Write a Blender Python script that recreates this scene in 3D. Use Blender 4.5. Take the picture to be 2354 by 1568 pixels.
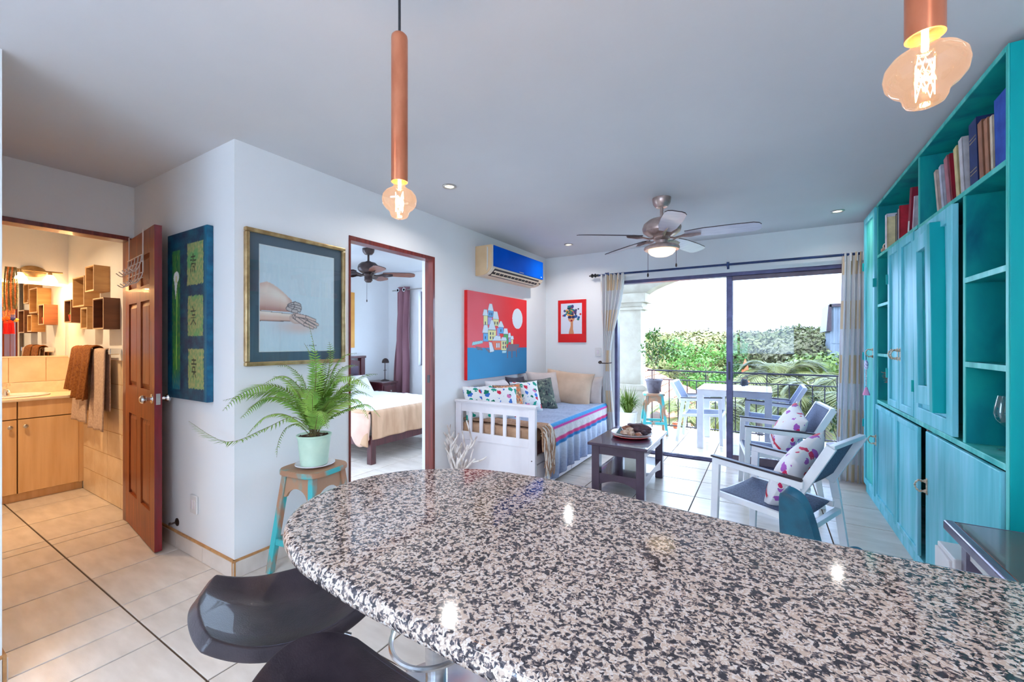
import bpy, bmesh, math, random
from mathutils import Vector, Matrix, Euler, noise
random.seed(7)
PI = math.pi
scene = bpy.context.scene
for o in list(bpy.data.objects): bpy.data.objects.remove(o)
COL = scene.collection
# ------------------------------------------------------------------ camera
cam_d = bpy.data.cameras.new('camera'); cam = bpy.data.objects.new('camera', cam_d); COL.objects.link(cam)
cam_d.sensor_fit = 'HORIZONTAL'; cam_d.sensor_width = 36.0
cam_d.lens = 36.0*962.0/2354.0; cam_d.shift_y = 4.0/2354.0; cam_d.clip_start = 0.02; cam_d.clip_end = 2000
cam.location = (0, 0, 1.34); cam.rotation_euler = (PI/2, 0, math.radians(31.1))
scene.camera = cam
# ------------------------------------------------------------------ sky, exposure
world = bpy.data.worlds.new('world'); scene.world = world; world.use_nodes = True
bgn = world.node_tree.nodes['Background']
bgn.inputs['Color'].default_value = (0.55, 0.735, 1.0, 1); bgn.inputs['Strength'].default_value = 4.5
vs = scene.view_settings
vs.view_transform = 'Standard'; vs.look = 'None'; vs.gamma = 1.0; vs.use_curve_mapping = False
vs.exposure = 1.6
sun_d = bpy.data.lights.new('sun', 'SUN'); sun = bpy.data.objects.new('sun', sun_d); COL.objects.link(sun)
sun_d.energy = 1.2; sun_d.angle = math.radians(25); sun_d.color = (1, 0.95, 0.86)
sun.rotation_euler = (math.radians(38), 0, math.radians(15))
CEIL = 2.5; XL = -2.58; YA = 1.222; YF = 5.18
def area(name, loc, sx, sy, power, color, rot=(0, 0, 0), parent=None, shape='RECTANGLE', spread=PI):
    d = bpy.data.lights.new(name, 'AREA'); d.shape = shape; d.size = sx; d.size_y = sy
    d.energy = power; d.color = color; d.spread = spread
    o = bpy.data.objects.new(name, d); COL.objects.link(o); o.location = loc; o.rotation_euler = rot
    if parent: o.parent = parent
    return o
def point(name, loc, power, color, r=.03, parent=None):
    d = bpy.data.lights.new(name, 'POINT'); d.energy = power; d.color = color; d.shadow_soft_size = r
    o = bpy.data.objects.new(name, d); COL.objects.link(o); o.location = loc
    if parent: o.parent = parent
    return o
# ------------------------------------------------------------------ helpers
def S(r, g, b, k=1.0):
    f = lambda c: min(.9, ((c/255)/12.92 if c/255 <= .04045 else ((c/255+.055)/1.055)**2.4)*k*1.18)
    return (f(r), f(g), f(b))
def wm(o):
    m = Matrix.LocRotScale(o.location, o.rotation_euler, o.scale)
    return wm(o.parent) @ m if o.parent else m
class MB:
    def __init__(s): s.v = []; s.f = []; s.m = []; s.c = None
    def add(s, vs_, fs, mi=0):
        o = len(s.v); s.v += [tuple(q) for q in vs_]; s.f += [tuple(i+o for i in f) for f in fs]; s.m += [mi]*len(fs); return s
    def box(s, x0, x1, y0, y1, z0, z1, mi=0):
        v = [(x, y, z) for x in (x0, x1) for y in (y0, y1) for z in (z0, z1)]
        return s.add(v, [(0, 1, 3, 2), (4, 6, 7, 5), (0, 4, 5, 1), (2, 3, 7, 6), (0, 2, 6, 4), (1, 5, 7, 3)], mi)
    def obox(s, c, size, R=None, mi=0):
        c = Vector(c); h = Vector(size)/2; R = R or Matrix.Identity(3)
        v = [c + R @ Vector((a*h.x, b*h.y, d*h.z)) for a in (-1, 1) for b in (-1, 1) for d in (-1, 1)]
        return s.add(v, [(0, 1, 3, 2), (4, 6, 7, 5), (0, 4, 5, 1), (2, 3, 7, 6), (0, 2, 6, 4), (1, 5, 7, 3)], mi)
    def bar(s, p, q, w, h, up=(0, 0, 1), mi=0, w2=None, h2=None):
        p = Vector(p); q = Vector(q); d = (q-p).normalized(); u = Vector(up)
        if abs(d.dot(u)) > .98: u = Vector((0, 1, 0))
        sd = d.cross(u).normalized(); u = sd.cross(d).normalized()
        w2 = w if w2 is None else w2; h2 = h if h2 is None else h2
        v = []
        for (c, a, b) in ((p, w/2, h/2), (q, w2/2, h2/2)):
            v += [c-sd*a-u*b, c+sd*a-u*b, c+sd*a+u*b, c-sd*a+u*b]
        return s.add(v, [(3, 2, 1, 0), (4, 5, 6, 7), (0, 1, 5, 4), (1, 2, 6, 5), (2, 3, 7, 6), (3, 0, 4, 7)], mi)
    def tube(s, pts, r, n=8, closed=False, mi=0, flat=1.0):
        P = [Vector(q) for q in pts]; N = len(P)
        rs = r if isinstance(r, (list, tuple)) else [r]*N
        T = []
        for i in range(N):
            a = P[(i-1) % N] if (closed or i > 0) else P[i]; b = P[(i+1) % N] if (closed or i < N-1) else P[i]
            t = (b-a); T.append(t.normalized() if t.length > 1e-9 else Vector((0, 0, 1)))
        u = T[0].orthogonal().normalized(); vs_ = []
        for i in range(N):
            u = (u - T[i]*u.dot(T[i])); u = u.normalized() if u.length > 1e-6 else T[i].orthogonal().normalized()
            w = T[i].cross(u)
            for k in range(n):
                a = 2*PI*k/n; vs_.append(P[i] + (u*math.cos(a)+w*math.sin(a)*flat)*rs[i])
        fs = []
        for i in range(N if closed else N-1):
            for k in range(n):
                a = i*n+k; b = i*n+(k+1) % n; j = ((i+1) % N)*n
                fs.append((a, b, j+(k+1) % n, j+k))
        if not closed: fs += [tuple(range(n-1, -1, -1)), tuple((N-1)*n+k for k in range(n))]
        return s.add(vs_, fs, mi)
    def cyl(s, p, q, r, r2=None, n=16, mi=0): return s.tube([p, q], [r, r if r2 is None else r2], n, mi=mi)
    def lathe(s, prof, n=24, c=(0, 0, 0), R=None, mi=0, sx=1, sy=1):
        c = Vector(c); R = R or Matrix.Identity(3); vs_ = []
        for (r, z) in prof:
            for k in range(n):
                a = 2*PI*k/n; vs_.append(c + R @ Vector((r*math.cos(a)*sx, r*math.sin(a)*sy, z)))
        fs = []
        for i in range(len(prof)-1):
            for k in range(n):
                a = i*n+k; b = i*n+(k+1) % n; fs.append((a, b, b+n, a+n))
        if prof[0][0] > 1e-5: fs.append(tuple(range(n-1, -1, -1)))
        if prof[-1][0] > 1e-5: fs.append(tuple((len(prof)-1)*n+k for k in range(n)))
        return s.add(vs_, fs, mi)
    def grid(s, fn, nu, nv, mi=0):
        vs_ = [fn(i/nu, j/nv) for j in range(nv+1) for i in range(nu+1)]
        fs = [(j*(nu+1)+i, j*(nu+1)+i+1, (j+1)*(nu+1)+i+1, (j+1)*(nu+1)+i) for j in range(nv) for i in range(nu)]
        return s.add(vs_, fs, mi)
    def prism(s, pts, fn, d0, d1, mi=0):
        n = len(pts); vs_ = [fn(u, v, d0) for u, v in pts] + [fn(u, v, d1) for u, v in pts]
        fs = [tuple(range(n-1, -1, -1)), tuple(range(n, 2*n))] + [(i, (i+1) % n, n+(i+1) % n, n+i) for i in range(n)]
        return s.add(vs_, fs, mi)
    def ell(s, c, rx, ry, rz, n=12, m=8, R=None, mi=0):
        c = Vector(c); R = R or Matrix.Identity(3)
        vs_ = []
        for j in range(m+1):
            t = PI*j/m
            for k in range(n):
                a = 2*PI*k/n; vs_.append(c + R @ Vector((rx*math.sin(t)*math.cos(a), ry*math.sin(t)*math.sin(a), -rz*math.cos(t))))
        fs = [(j*n+k, j*n+(k+1) % n, (j+1)*n+(k+1) % n, (j+1)*n+k) for j in range(m) for k in range(n)]
        return s.add(vs_, fs, mi)
    def mesh(s, name, mats, inv=None, smooth=False, ang=35):
        me = bpy.data.meshes.new(name)
        v = [inv @ Vector(q) for q in s.v] if inv is not None else s.v
        me.from_pydata([tuple(q) for q in v], [], s.f)
        for m_ in (mats if isinstance(mats, (list, tuple)) else [mats]): me.materials.append(m_)
        if any(s.m): me.polygons.foreach_set('material_index', s.m)
        bm = bmesh.new(); bm.from_mesh(me); bmesh.ops.recalc_face_normals(bm, faces=bm.faces); bm.to_mesh(me); bm.free()
        if smooth:
            me.polygons.foreach_set('use_smooth', [True]*len(me.polygons))
            if ang < 180: me.set_sharp_from_angle(angle=math.radians(ang))
        return me
    def build(s, name, mats, parent=None, smooth=False, bev=0, seg=2, ang=35, sub=0, solid=0, local=False, label=None):
        inv = None
        if parent is not None and not local: inv = wm(parent).inverted()
        o = bpy.data.objects.new(name, s.mesh(name, mats, inv, smooth, ang)); COL.objects.link(o)
        if parent is not None: o.parent = parent
        if solid:
            m_ = o.modifiers.new('thick', 'SOLIDIFY'); m_.thickness = solid; m_.offset = 0
        if bev:
            m_ = o.modifiers.new('edge', 'BEVEL'); m_.width = bev; m_.segments = seg; m_.limit_method = 'ANGLE'; m_.angle_limit = math.radians(40)
        if sub:
            m_ = o.modifiers.new('sub', 'SUBSURF'); m_.levels = sub; m_.render_levels = sub
        if label: o['label'] = label
        return o
def tag(o, label=None, cat=None, group=None, kind=None):
    if label: o['label'] = label
    if cat: o['category'] = cat
    if group: o['group'] = group
    if kind: o['kind'] = kind
    return o
def struct(name, mb, mat_, label=None, **k):
    o = mb.build(name, mat_, **k); o['kind'] = 'structure'
    if label: o['label'] = label
    return o
def thing(name, label, cat, loc=(0, 0, 0), rz=0, group=None):
    o = bpy.data.objects.new(name, None); COL.objects.link(o); o.empty_display_size = .1
    o.location = loc; o.rotation_euler = (0, 0, rz)
    return tag(o, label, cat, group)
def dup(src, loc=None, rz=None, label=None, parent=None):
    r = src.copy(); COL.objects.link(r)
    if parent is not None: r.parent = parent
    if loc is not None: r.location = loc
    if rz is not None: r.rotation_euler = (0, 0, rz)
    if label: r['label'] = label
    for ch in src.children: dup(ch, parent=r)
    return r
def RZ(a): return Matrix.Rotation(a, 3, 'Z')
def RX(a): return Matrix.Rotation(a, 3, 'X')
def RY(a): return Matrix.Rotation(a, 3, 'Y')
def bez(p0, p1, p2, p3, n):
    out = []
    for i in range(n+1):
        t = i/n; out.append(Vector(p0)*(1-t)**3+Vector(p1)*3*t*(1-t)**2+Vector(p2)*3*t*t*(1-t)+Vector(p3)*t**3)
    return out
def crom(P, n=8, closed=False):
    P = [Vector(p) for p in P]; N = len(P); out = []
    for i in range(N if closed else N-1):
        a = P[(i-1) % N] if closed or i > 0 else P[i]; b = P[i]; c = P[(i+1) % N]; d = P[(i+2) % N] if closed or i+2 < N else c
        for k in range(n):
            t = k/n
            out.append(.5*((2*b)+(c-a)*t+(2*a-5*b+4*c-d)*t*t+(3*b-a-3*c+d)*t**3))
    if not closed: out.append(P[-1])
    return out
# ------------------------------------------------------------------ materials
def nt(name):
    m = bpy.data.materials.new(name); m.use_nodes = True
    return m, m.node_tree, m.node_tree.nodes, m.node_tree.links, m.node_tree.nodes['Principled BSDF']
def setp(b, rough=.5, metal=0, spec=.5, coat=0, sheen=0):
    b.inputs['Roughness'].default_value = rough; b.inputs['Metallic'].default_value = metal
    b.inputs['Specular IOR Level'].default_value = spec; b.inputs['Coat Weight'].default_value = coat
    if sheen: b.inputs['Sheen Weight'].default_value = sheen
def mat(name, c, c2=None, rough=.5, metal=0, scale=8, detail=4, st=(1, 1, 1), lo=.35, hi=.65, bump=0, bs=None, spec=.5, coat=0, sheen=0, rnd=0, dist=0, emit=0):
    m, t, N, L, b = nt(name); setp(b, rough, metal, spec, coat, sheen)
    c2 = c2 or tuple(x*.88 for x in c)
    tc = N.new('ShaderNodeTexCoord'); mp = N.new('ShaderNodeMapping'); mp.inputs['Scale'].default_value = st
    L.new(tc.outputs['Object'], mp.inputs['Vector'])
    nz = N.new('ShaderNodeTexNoise'); nz.inputs['Scale'].default_value = scale; nz.inputs['Detail'].default_value = detail
    nz.inputs['Distortion'].default_value = dist
    src = mp.outputs['Vector']
    if rnd:
        oi = N.new('ShaderNodeObjectInfo'); vm = N.new('ShaderNodeVectorMath'); vm.operation = 'SCALE'
        cx_ = N.new('ShaderNodeCombineXYZ'); 
        for k in 'XYZ': L.new(oi.outputs['Random'], cx_.inputs[k])
        vm.inputs['Scale'].default_value = 37.0; L.new(cx_.outputs[0], vm.inputs[0])
        ad = N.new('ShaderNodeVectorMath'); ad.operation = 'ADD'; L.new(src, ad.inputs[0]); L.new(vm.outputs[0], ad.inputs[1]); src = ad.outputs[0]
    L.new(src, nz.inputs['Vector'])
    rp = N.new('ShaderNodeValToRGB'); rp.color_ramp.elements[0].position = lo; rp.color_ramp.elements[1].position = hi
    rp.color_ramp.elements[0].color = (*c2, 1); rp.color_ramp.elements[1].color = (*c, 1)
    L.new(nz.outputs['Fac'], rp.inputs['Fac']); out = rp.outputs['Color']
    if rnd:
        hs = N.new('ShaderNodeHueSaturation'); mr = N.new('ShaderNodeMapRange')
        mr.inputs['To Min'].default_value = 1-rnd; mr.inputs['To Max'].default_value = 1+rnd
        L.new(oi.outputs['Random'], mr.inputs['Value']); L.new(mr.outputs['Result'], hs.inputs['Value']); L.new(out, hs.inputs['Color']); out = hs.outputs['Color']
    L.new(out, b.inputs['Base Color'])
    if emit:
        L.new(out, b.inputs['Emission Color']); b.inputs['Emission Strength'].default_value = emit
    if bump:
        n2 = N.new('ShaderNodeTexNoise'); n2.inputs['Scale'].default_value = bs or scale*4; n2.inputs['Detail'].default_value = 3
        L.new(src, n2.inputs['Vector'])
        bp = N.new('ShaderNodeBump'); bp.inputs['Strength'].default_value = bump; bp.inputs['Distance'].default_value = .01
        L.new(n2.outputs['Fac'], bp.inputs['Height']); L.new(bp.outputs['Normal'], b.inputs['Normal'])
    return m
def attr_mat(name, rough=.6, coat=0, bump=0, spec=.4):
    m, t, N, L, b = nt(name); setp(b, rough, 0, spec, coat)
    a = N.new('ShaderNodeAttribute'); a.attribute_name = 'Col'; L.new(a.outputs['Color'], b.inputs['Base Color'])
    if bump:
        tc = N.new('ShaderNodeTexCoord'); n2 = N.new('ShaderNodeTexNoise'); n2.inputs['Scale'].default_value = 220
        L.new(tc.outputs['Object'], n2.inputs['Vector']); bp = N.new('ShaderNodeBump'); bp.inputs['Strength'].default_value = bump; bp.inputs['Distance'].default_value = .003
        L.new(n2.outputs['Fac'], bp.inputs['Height']); L.new(bp.outputs['Normal'], b.inputs['Normal'])
    return m
def emis(name, c, s):
    m, t, N, L, b = nt(name); b.inputs['Base Color'].default_value = (*c, 1)
    b.inputs['Emission Color'].default_value = (*c, 1); b.inputs['Emission Strength'].default_value = s; return m
def clear(name, tint=(1, 1, 1), refl=.06, rough=.02, frost=0, edge=True, glow=None):
    m = bpy.data.materials.new(name); m.use_nodes = True; t = m.node_tree; N = t.nodes; L = t.links; N.clear()
    o = N.new('ShaderNodeOutputMaterial'); tr = N.new('ShaderNodeBsdfTransparent'); tr.inputs['Color'].default_value = (*tint, 1)
    gl = N.new('ShaderNodeBsdfGlossy'); gl.inputs['Roughness'].default_value = rough; gl.inputs['Color'].default_value = (1, 1, 1, 1)
    mx = N.new('ShaderNodeMixShader')
    if edge:
        lw = N.new('ShaderNodeLayerWeight'); lw.inputs['Blend'].default_value = .5
        pw = N.new('ShaderNodeMath'); pw.operation = 'POWER'; pw.inputs[1].default_value = 5; L.new(lw.outputs['Facing'], pw.inputs[0])
        mm = N.new('ShaderNodeMath'); mm.operation = 'MULTIPLY_ADD'; mm.inputs[1].default_value = frost or .6; mm.inputs[2].default_value = refl
        L.new(pw.outputs[0], mm.inputs[0]); L.new(mm.outputs[0], mx.inputs['Fac'])
    else: mx.inputs['Fac'].default_value = refl
    L.new(tr.outputs[0], mx.inputs[1]); L.new(gl.outputs[0], mx.inputs[2]); res = mx.outputs[0]
    if glow:
        em = N.new('ShaderNodeEmission'); em.inputs['Color'].default_value = (*glow, 1); em.inputs['Strength'].default_value = .09
        sa = N.new('ShaderNodeAddShader'); L.new(res, sa.inputs[0]); L.new(em.outputs[0], sa.inputs[1]); res = sa.outputs[0]
    L.new(res, o.inputs['Surface'])
    return m
def picture(mb_fn, name, W, Hh, fn, nu, nv, material, parent):
    """flat printed/painted surface: a grid of W x Hh whose colours fn(u,v) are stored on its corners"""
    mb = MB(); mb.grid(mb_fn, nu, nv)
    me = mb.mesh(name, material, wm(parent).inverted())
    ca = me.color_attributes.new('Col', 'FLOAT_COLOR', 'POINT'); buf = []
    for j in range(nv+1):
        for i in range(nu+1): buf += [*fn(i/nu, j/nv), 1.0]
    ca.data.foreach_set('color', buf)
    o = bpy.data.objects.new(name, me); COL.objects.link(o); o.parent = parent; return o
def mixc(a, b, t):
    t = max(0, min(1, t)); return tuple(x*(1-t)+y*t for x, y in zip(a, b))
def sm(a, b, x):
    t = max(0, min(1, (x-a)/(b-a))); return t*t*(3-2*t)
def n3(x, y, z=0): return noise.noise(Vector((x, y, z)))
def inpoly(P, x, y):
    r = False; j = len(P)-1
    for i in range(len(P)):
        if (P[i][1] > y) != (P[j][1] > y) and x < (P[j][0]-P[i][0])*(y-P[i][1])/(P[j][1]-P[i][1])+P[i][0]: r = not r
        j = i
    return r
# ------------------------------------------------------------------ shared materials
M = {}
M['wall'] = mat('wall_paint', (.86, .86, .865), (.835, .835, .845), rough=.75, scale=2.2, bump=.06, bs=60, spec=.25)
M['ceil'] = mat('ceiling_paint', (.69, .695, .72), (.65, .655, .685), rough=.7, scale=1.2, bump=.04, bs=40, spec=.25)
M['grout'] = mat('grout', (.12, .075, .05), (.09, .055, .038), rough=.9, scale=30)
M['tile'] = mat('floor_tile', S(214, 202, 192), S(198, 185, 174), rough=.26, scale=5, detail=8, st=(1, 3.5, 1), lo=.3, hi=.7, bump=.03, bs=90, rnd=.035, spec=.28)
M['btile'] = mat('wall_tile', S(228, 205, 176), S(214, 188, 156), rough=.22, scale=6, detail=6, rnd=.03)
M['grout2'] = mat('wall_grout', S(190, 140, 90), S(170, 122, 78), rough=.9, scale=30)
M['mahog'] = mat('mahogany', S(122, 44, 34), S(92, 26, 22), rough=.3, scale=4, detail=6, st=(9, 9, .7), dist=.6, coat=.3, bump=.03, bs=50)
M['doorwood'] = mat('door_wood', S(160, 80, 34), S(118, 50, 20), rough=.42, scale=5, detail=7, st=(10, 10, .6), dist=.8, coat=.08, spec=.3, bump=.03, bs=50)
M['dooredge'] = mat('door_edge_daylit', S(128, 18, 34), S(104, 10, 26), rough=.3, scale=6, st=(6, 6, .5), coat=.4)  # mahogany edge reddened as daylight shows it, unlike the warm-lit face
M['bronze'] = mat('anodised_frame_bluecast', S(84, 82, 116), S(70, 66, 96), rough=.35, metal=.35, scale=12)  # blue cast of reflections mixed into the dark bronze colour
M['bronze2'] = mat('anodised_rail', S(104, 90, 102), S(88, 74, 86), rough=.38, metal=.3, scale=12)
M['chrome'] = mat('chrome', (.82, .83, .86), (.74, .75, .79), rough=.14, metal=1, scale=30)
M['nickel'] = mat('brushed_nickel', (.62, .60, .57), (.5, .48, .46), rough=.28, metal=1, scale=20, st=(1, 1, 12))
M['white'] = mat('white_paint', (.82, .81, .82), (.76, .75, .77), rough=.4, scale=5, bump=.02)
M['wplastic'] = mat('white_plastic', (.75, .74, .73), (.70, .69, .68), rough=.35, scale=9)
M['black'] = mat('black_plastic', (.015, .015, .018), (.01, .01, .012), rough=.35, scale=20)
M['pane'] = clear('tinted_pane', (.66, .68, .74), .018, .01, .25)
M['glass'] = clear('clear_glass', (.96, .98, .98), .03, .01, .3)
# ------------------------------------------------------------------ room shell
def shell(name, boxes, m, label=None):
    mb = MB()
    for b in boxes: mb.box(*b)
    return struct(name, mb, m, label)
shell('wall_left', [(-2.73, XL, 1.222, 1.985, 0, CEIL), (-2.73, XL, 1.985, 2.905, 2.12, CEIL), (-2.73, XL, 2.905, 5.33, 0, CEIL)], M['wall'])
shell('wall_alcove', [(-4.04, -2.73, YA, 1.37, 0, CEIL)], M['wall'])
shell('wall_bath_right', [(-5.99, -4.04, 1.265, 1.37, 0, CEIL)], M['wall'])
shell('wall_bath_door', [(-4.16, -4.04, .375, .40, 0, CEIL), (-4.16, -4.04, 1.205, YA, 0, CEIL), (-4.16, -4.04, .40, 1.205, 2.115, CEIL), (-4.16, -4.04, -.7, .375, 0, CEIL)], M['wall'])
shell('wall_near_left', [(-2.73, XL, -2.4, .375, 0, CEIL), (-4.04, -2.73, .255, .375, 0, CEIL)], M['wall'])
shell('wall_bath_back', [(-5.99, -5.84, -.7, 1.265, 0, CEIL)], M['wall'])
shell('wall_bath_left', [(-5.99, -4.04, -.85, -.7, 0, CEIL)], M['wall'])
shell('wall_far', [(-2.58, -1.62, YF, 5.33, 0, CEIL), (-1.62, .80, YF, 5.33, 2.115, CEIL), (.80, 1.40, YF, 5.33, 0, CEIL)], M['wall'])
shell('wall_right', [(1.25, 1.40, -2.55, YF, 0, CEIL)], M['wall'])
shell('wall_back', [(-2.73, -1.9, -2.55, -2.4, 0, CEIL), (.7, 1.25, -2.55, -2.4, 0, CEIL), (-1.9, .7, -2.55, -2.4, 0, 1.0), (-1.9, .7, -2.55, -2.4, 2.15, CEIL)], M['wall'])
shell('wall_bedroom_head', [(-5.68, -5.53, 1.37, 1.6, 0, CEIL), (-5.68, -5.53, 1.6, 2.95, 0, .2), (-5.68, -5.53, 1.6, 2.95, 2.25, CEIL), (-5.68, -5.53, 2.95, 5.06, 0, CEIL)], M['wall'])
shell('wall_bedroom_far', [(-5.68, -4.83, 5.06, 5.21, 0, CEIL), (-4.83, -2.95, 5.06, 5.21, 0, .97), (-4.83, -2.95, 5.06, 5.21, 2.18, CEIL), (-2.95, -2.73, 5.06, 5.21, 0, CEIL)], M['wall'])
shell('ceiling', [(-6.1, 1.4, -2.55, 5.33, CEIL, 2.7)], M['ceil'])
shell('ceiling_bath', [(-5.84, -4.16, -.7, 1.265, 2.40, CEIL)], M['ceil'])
# added kitchen window behind the viewer, unseen, lets in fill daylight
w = MB(); w.box(-1.9, .7, -2.52, -2.44, 1.0, 1.05); w.box(-1.9, .7, -2.52, -2.44, 2.1, 2.15); w.box(-1.9, -1.85, -2.52, -2.44, 1.05, 2.1); w.box(.65, .7, -2.52, -2.44, 1.05, 2.1); w.box(-.63, -.57, -2.52, -2.44, 1.05, 2.1)
kw = struct('fill_window_kitchen', w, M['white'], 'added white framed kitchen window, unseen, for fill daylight')
g = MB(); g.box(-1.85, -.63, -2.485, -2.48, 1.05, 2.1); g.build('pane', M['glass'], kw); g = MB(); g.box(-.57, .65, -2.485, -2.48, 1.05, 2.1); g.build('pane', M['glass'], kw)
# ------------------------------------------------------------------ tiled floors
tile_cache = {}
def tile_mesh(sx, sy, name='tile', th=.012, material=None, ch=.0015):
    k = (round(sx, 3), round(sy, 3), name, material.name)
    if k not in tile_cache:
        mb = MB(); a, b = sx/2, sy/2
        v = [(-a, -b, -th), (a, -b, -th), (a, b, -th), (-a, b, -th), (-a, -b, -ch), (a, -b, -ch), (a, b, -ch), (-a, b, -ch), (-a+ch, -b+ch, 0), (a-ch, -b+ch, 0), (a-ch, b-ch, 0), (-a+ch, b-ch, 0)]
        f = [(0, 1, 5, 4), (1, 2, 6, 5), (2, 3, 7, 6), (3, 0, 4, 7), (4, 5, 9, 8), (5, 6, 10, 9), (6, 7, 11, 10), (7, 4, 8, 11), (8, 9, 10, 11)]
        mb.add(v, f); tile_cache[k] = mb.mesh(name, material)
    return tile_cache[k]
def lay(floor, regions, xl, yl, material, gap=.008, top=0.0):
    for (x0, x1, y0, y1) in regions:
        xs = [x0]+[x for x in xl if x0+.03 < x < x1-.03]+[x1]; ys = [y0]+[y for y in yl if y0+.03 < y < y1-.03]+[y1]
        for i in range(len(xs)-1):
            for j in range(len(ys)-1):
                sx, sy = xs[i+1]-xs[i]-gap, ys[j+1]-ys[j]-gap
                o = bpy.data.objects.new('tile', tile_mesh(sx, sy, 'tile', .012, material)); COL.objects.link(o)
                o.location = ((xs[i]+xs[i+1])/2, (ys[j]+ys[j+1])/2, top); o.parent = floor
XLN = [-.062+.4575*k for k in range(-14, 6)]; YLN = [.797+.449*k for k in range(-8, 16)]
fl = shell('floor', [(-2.73, 1.40, -2.55, 5.33, -.15, -.005), (-5.99, -2.73, -.85, 1.37, -.15, -.005)], M['grout'], 'beige ceramic floor tiles with brown grout')
lay(fl, [(XL, 1.25, -2.4, YF), (-4.04, XL, .375, YA), (-4.16, -4.04, .40, 1.205), (-5.84, -4.16, -.7, 1.265)], XLN, YLN, M['tile'])
fb = shell('floor_bedroom', [(-5.68, -2.73, 1.37, 5.21, -.15, -.005)], M['grout'], 'bedroom floor tiles')
lay(fb, [(-5.53, -2.73, 1.37, 5.06), (-2.73, XL, 2.0, 2.89)], [x+.2 for x in XLN], YLN, M['tile'])
# tile baseboards
def base_run(name, p, q, nrm, n, h=.105, label=None):
    p = Vector((*p, 0)); q = Vector((*q, 0)); d = (q-p); L_ = d.length; d.normalize(); nn = Vector((*nrm, 0))
    mb = MB(); mb.obox(p+d*L_/2+nn*.005+Vector((0, 0, h/2)), (L_, .010, h), Matrix((d, nn, Vector((0, 0, 1)))).transposed())
    b = struct(name, mb, M['grout2'], label)
    for i in range(n):
        t = MB(); w_ = L_/n-.004
        t.obox(p+d*(L_*(i+.5)/n)+nn*.008+Vector((0, 0, (h-.012)/2+.001)), (w_, .012, h-.014), Matrix((d, nn, Vector((0, 0, 1)))).transposed())
        t.build('tile', M['tile'], b)
    return b
base_run('baseboard_alcove', (-4.04, YA), (-2.565, YA), (0, -1), 4)
base_run('baseboard_left', (XL, 1.207), (XL, 1.985), (1, 0), 2)
base_run('baseboard_left_far', (XL, 2.905), (XL, 3.19), (1, 0), 1)
base_run('baseboard_near', (XL, -2.4), (XL, .375), (1, 0), 6)
base_run('baseboard_near_end', (XL+.015, .375), (-4.04, .375), (0, 1), 4)
# bedroom door frame, bath door frame
t = MB(); t.box(-2.67, -2.572, 1.985, 2.0, 0, 2.12); t.box(-2.67, -2.572, 2.878, 2.905, 0, 2.12); t.box(-2.67, -2.572, 2.0, 2.878, 2.087, 2.12)
tr1 = struct('trim_1', t, M['mahog'], 'dark red wooden frame of the bedroom doorway', bev=.003)
t = MB(); t.box(-2.64, -2.61, 2.8755, 2.879, .975, 1.045); t.build('strike_plate', mat('dark_strike', S(70, 60, 62), rough=.4, metal=.5, scale=20), tr1)
t = MB(); t.box(-4.165, -4.032, .40, .415, 0, 2.115); t.box(-4.165, -4.032, 1.192, 1.207, 0, 2.115); t.box(-4.165, -4.032, .415, 1.192, 2.095, 2.125)
struct('trim_2', t, M['mahog'], 'dark wooden frame of the bathroom doorway', bev=.002)
# bathroom door, standing open
dr = bpy.data.objects.new('door_1', None); COL.objects.link(dr); dr['kind'] = 'structure'; dr['label'] = 'open brown six-panel wooden bathroom door'
ang = math.atan2(1.10-1.192, -3.306+4.10)
dr.location = (-4.108, 1.192, .01); dr.rotation_euler = (0, 0, ang)
LW, LH, TH = .806, 2.08, .038
cols = [(.11, .345), (.455, .69)]; rows = [(.234, .82), (1.02, 1.61), (1.714, 1.919)]
t = MB()
zs = [0]+[z for r in rows for z in r]+[LH]
t.box(0, .11, 0, TH, 0, LH); t.box(.345, .455, 0, TH, 0, LH); t.box(.69, LW-.003, 0, TH, 0, LH)
for (c0, c1) in cols:
    for a, b in zip(zs[::2], zs[1::2]): t.box(c0, c1, 0, TH, a, b)
    for (a, b) in rows: t.box(c0, c1, .014, .024, a, b)
leaf = t.build('leaf', M['doorwood'], dr, local=True)
for (c0, c1) in cols:
    for (a, b) in rows:
        q = MB(); e = .035
        for (y0, y1) in ((.014, .004), (.024, TH-.004)):
            q.add([(c0+.006, y0, a+.006), (c1-.006, y0, a+.006), (c1-.006, y0, b-.006), (c0+.006, y0, b-.006), (c0+e, y1, a+e), (c1-e, y1, a+e), (c1-e, y1, b-e), (c0+e, y1, b-e)], [(0, 1, 5, 4), (1, 2, 6, 5), (2, 3, 7, 6), (3, 0, 4, 7), (4, 5, 6, 7)])
        q.build('panel', M['doorwood'], dr, local=True)
t = MB(); t.box(LW-.003, LW, .0, TH, 0, LH); t.build('edge_strip', M['dooredge'], dr, local=True, label='mahogany door edge with crimson daylight tint in its colour')
t = MB(); t.box(LW-.002, LW+.0015, .008, .030, .935, 1.005); t.build('latch_plate', M['nickel'], dr, local=True)
kp = [(.0, -.062), (.014, -.0615), (.024, -.055), (.028, -.045), (.025, -.034), (.014, -.026), (.011, -.012), (.012, -.004), (.030, -.003), (.031, 0)]
for sgn, y0 in ((1, 0), (-1, TH)):
    q = MB(); q.lathe([(r, z) for r, z in kp], 20, (LW-.065, y0, .97), RX(-PI/2) if sgn > 0 else RX(PI/2)); q.build('knob', M['chrome'], dr, smooth=True, local=True)
for z in (.2, 1.04, 1.86):
    q = MB(); q.cyl((0, TH+.004, z), (0, TH+.004, z+.09), .006, n=8); q.build('hinge', M['nickel'], dr, local=True)
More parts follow.
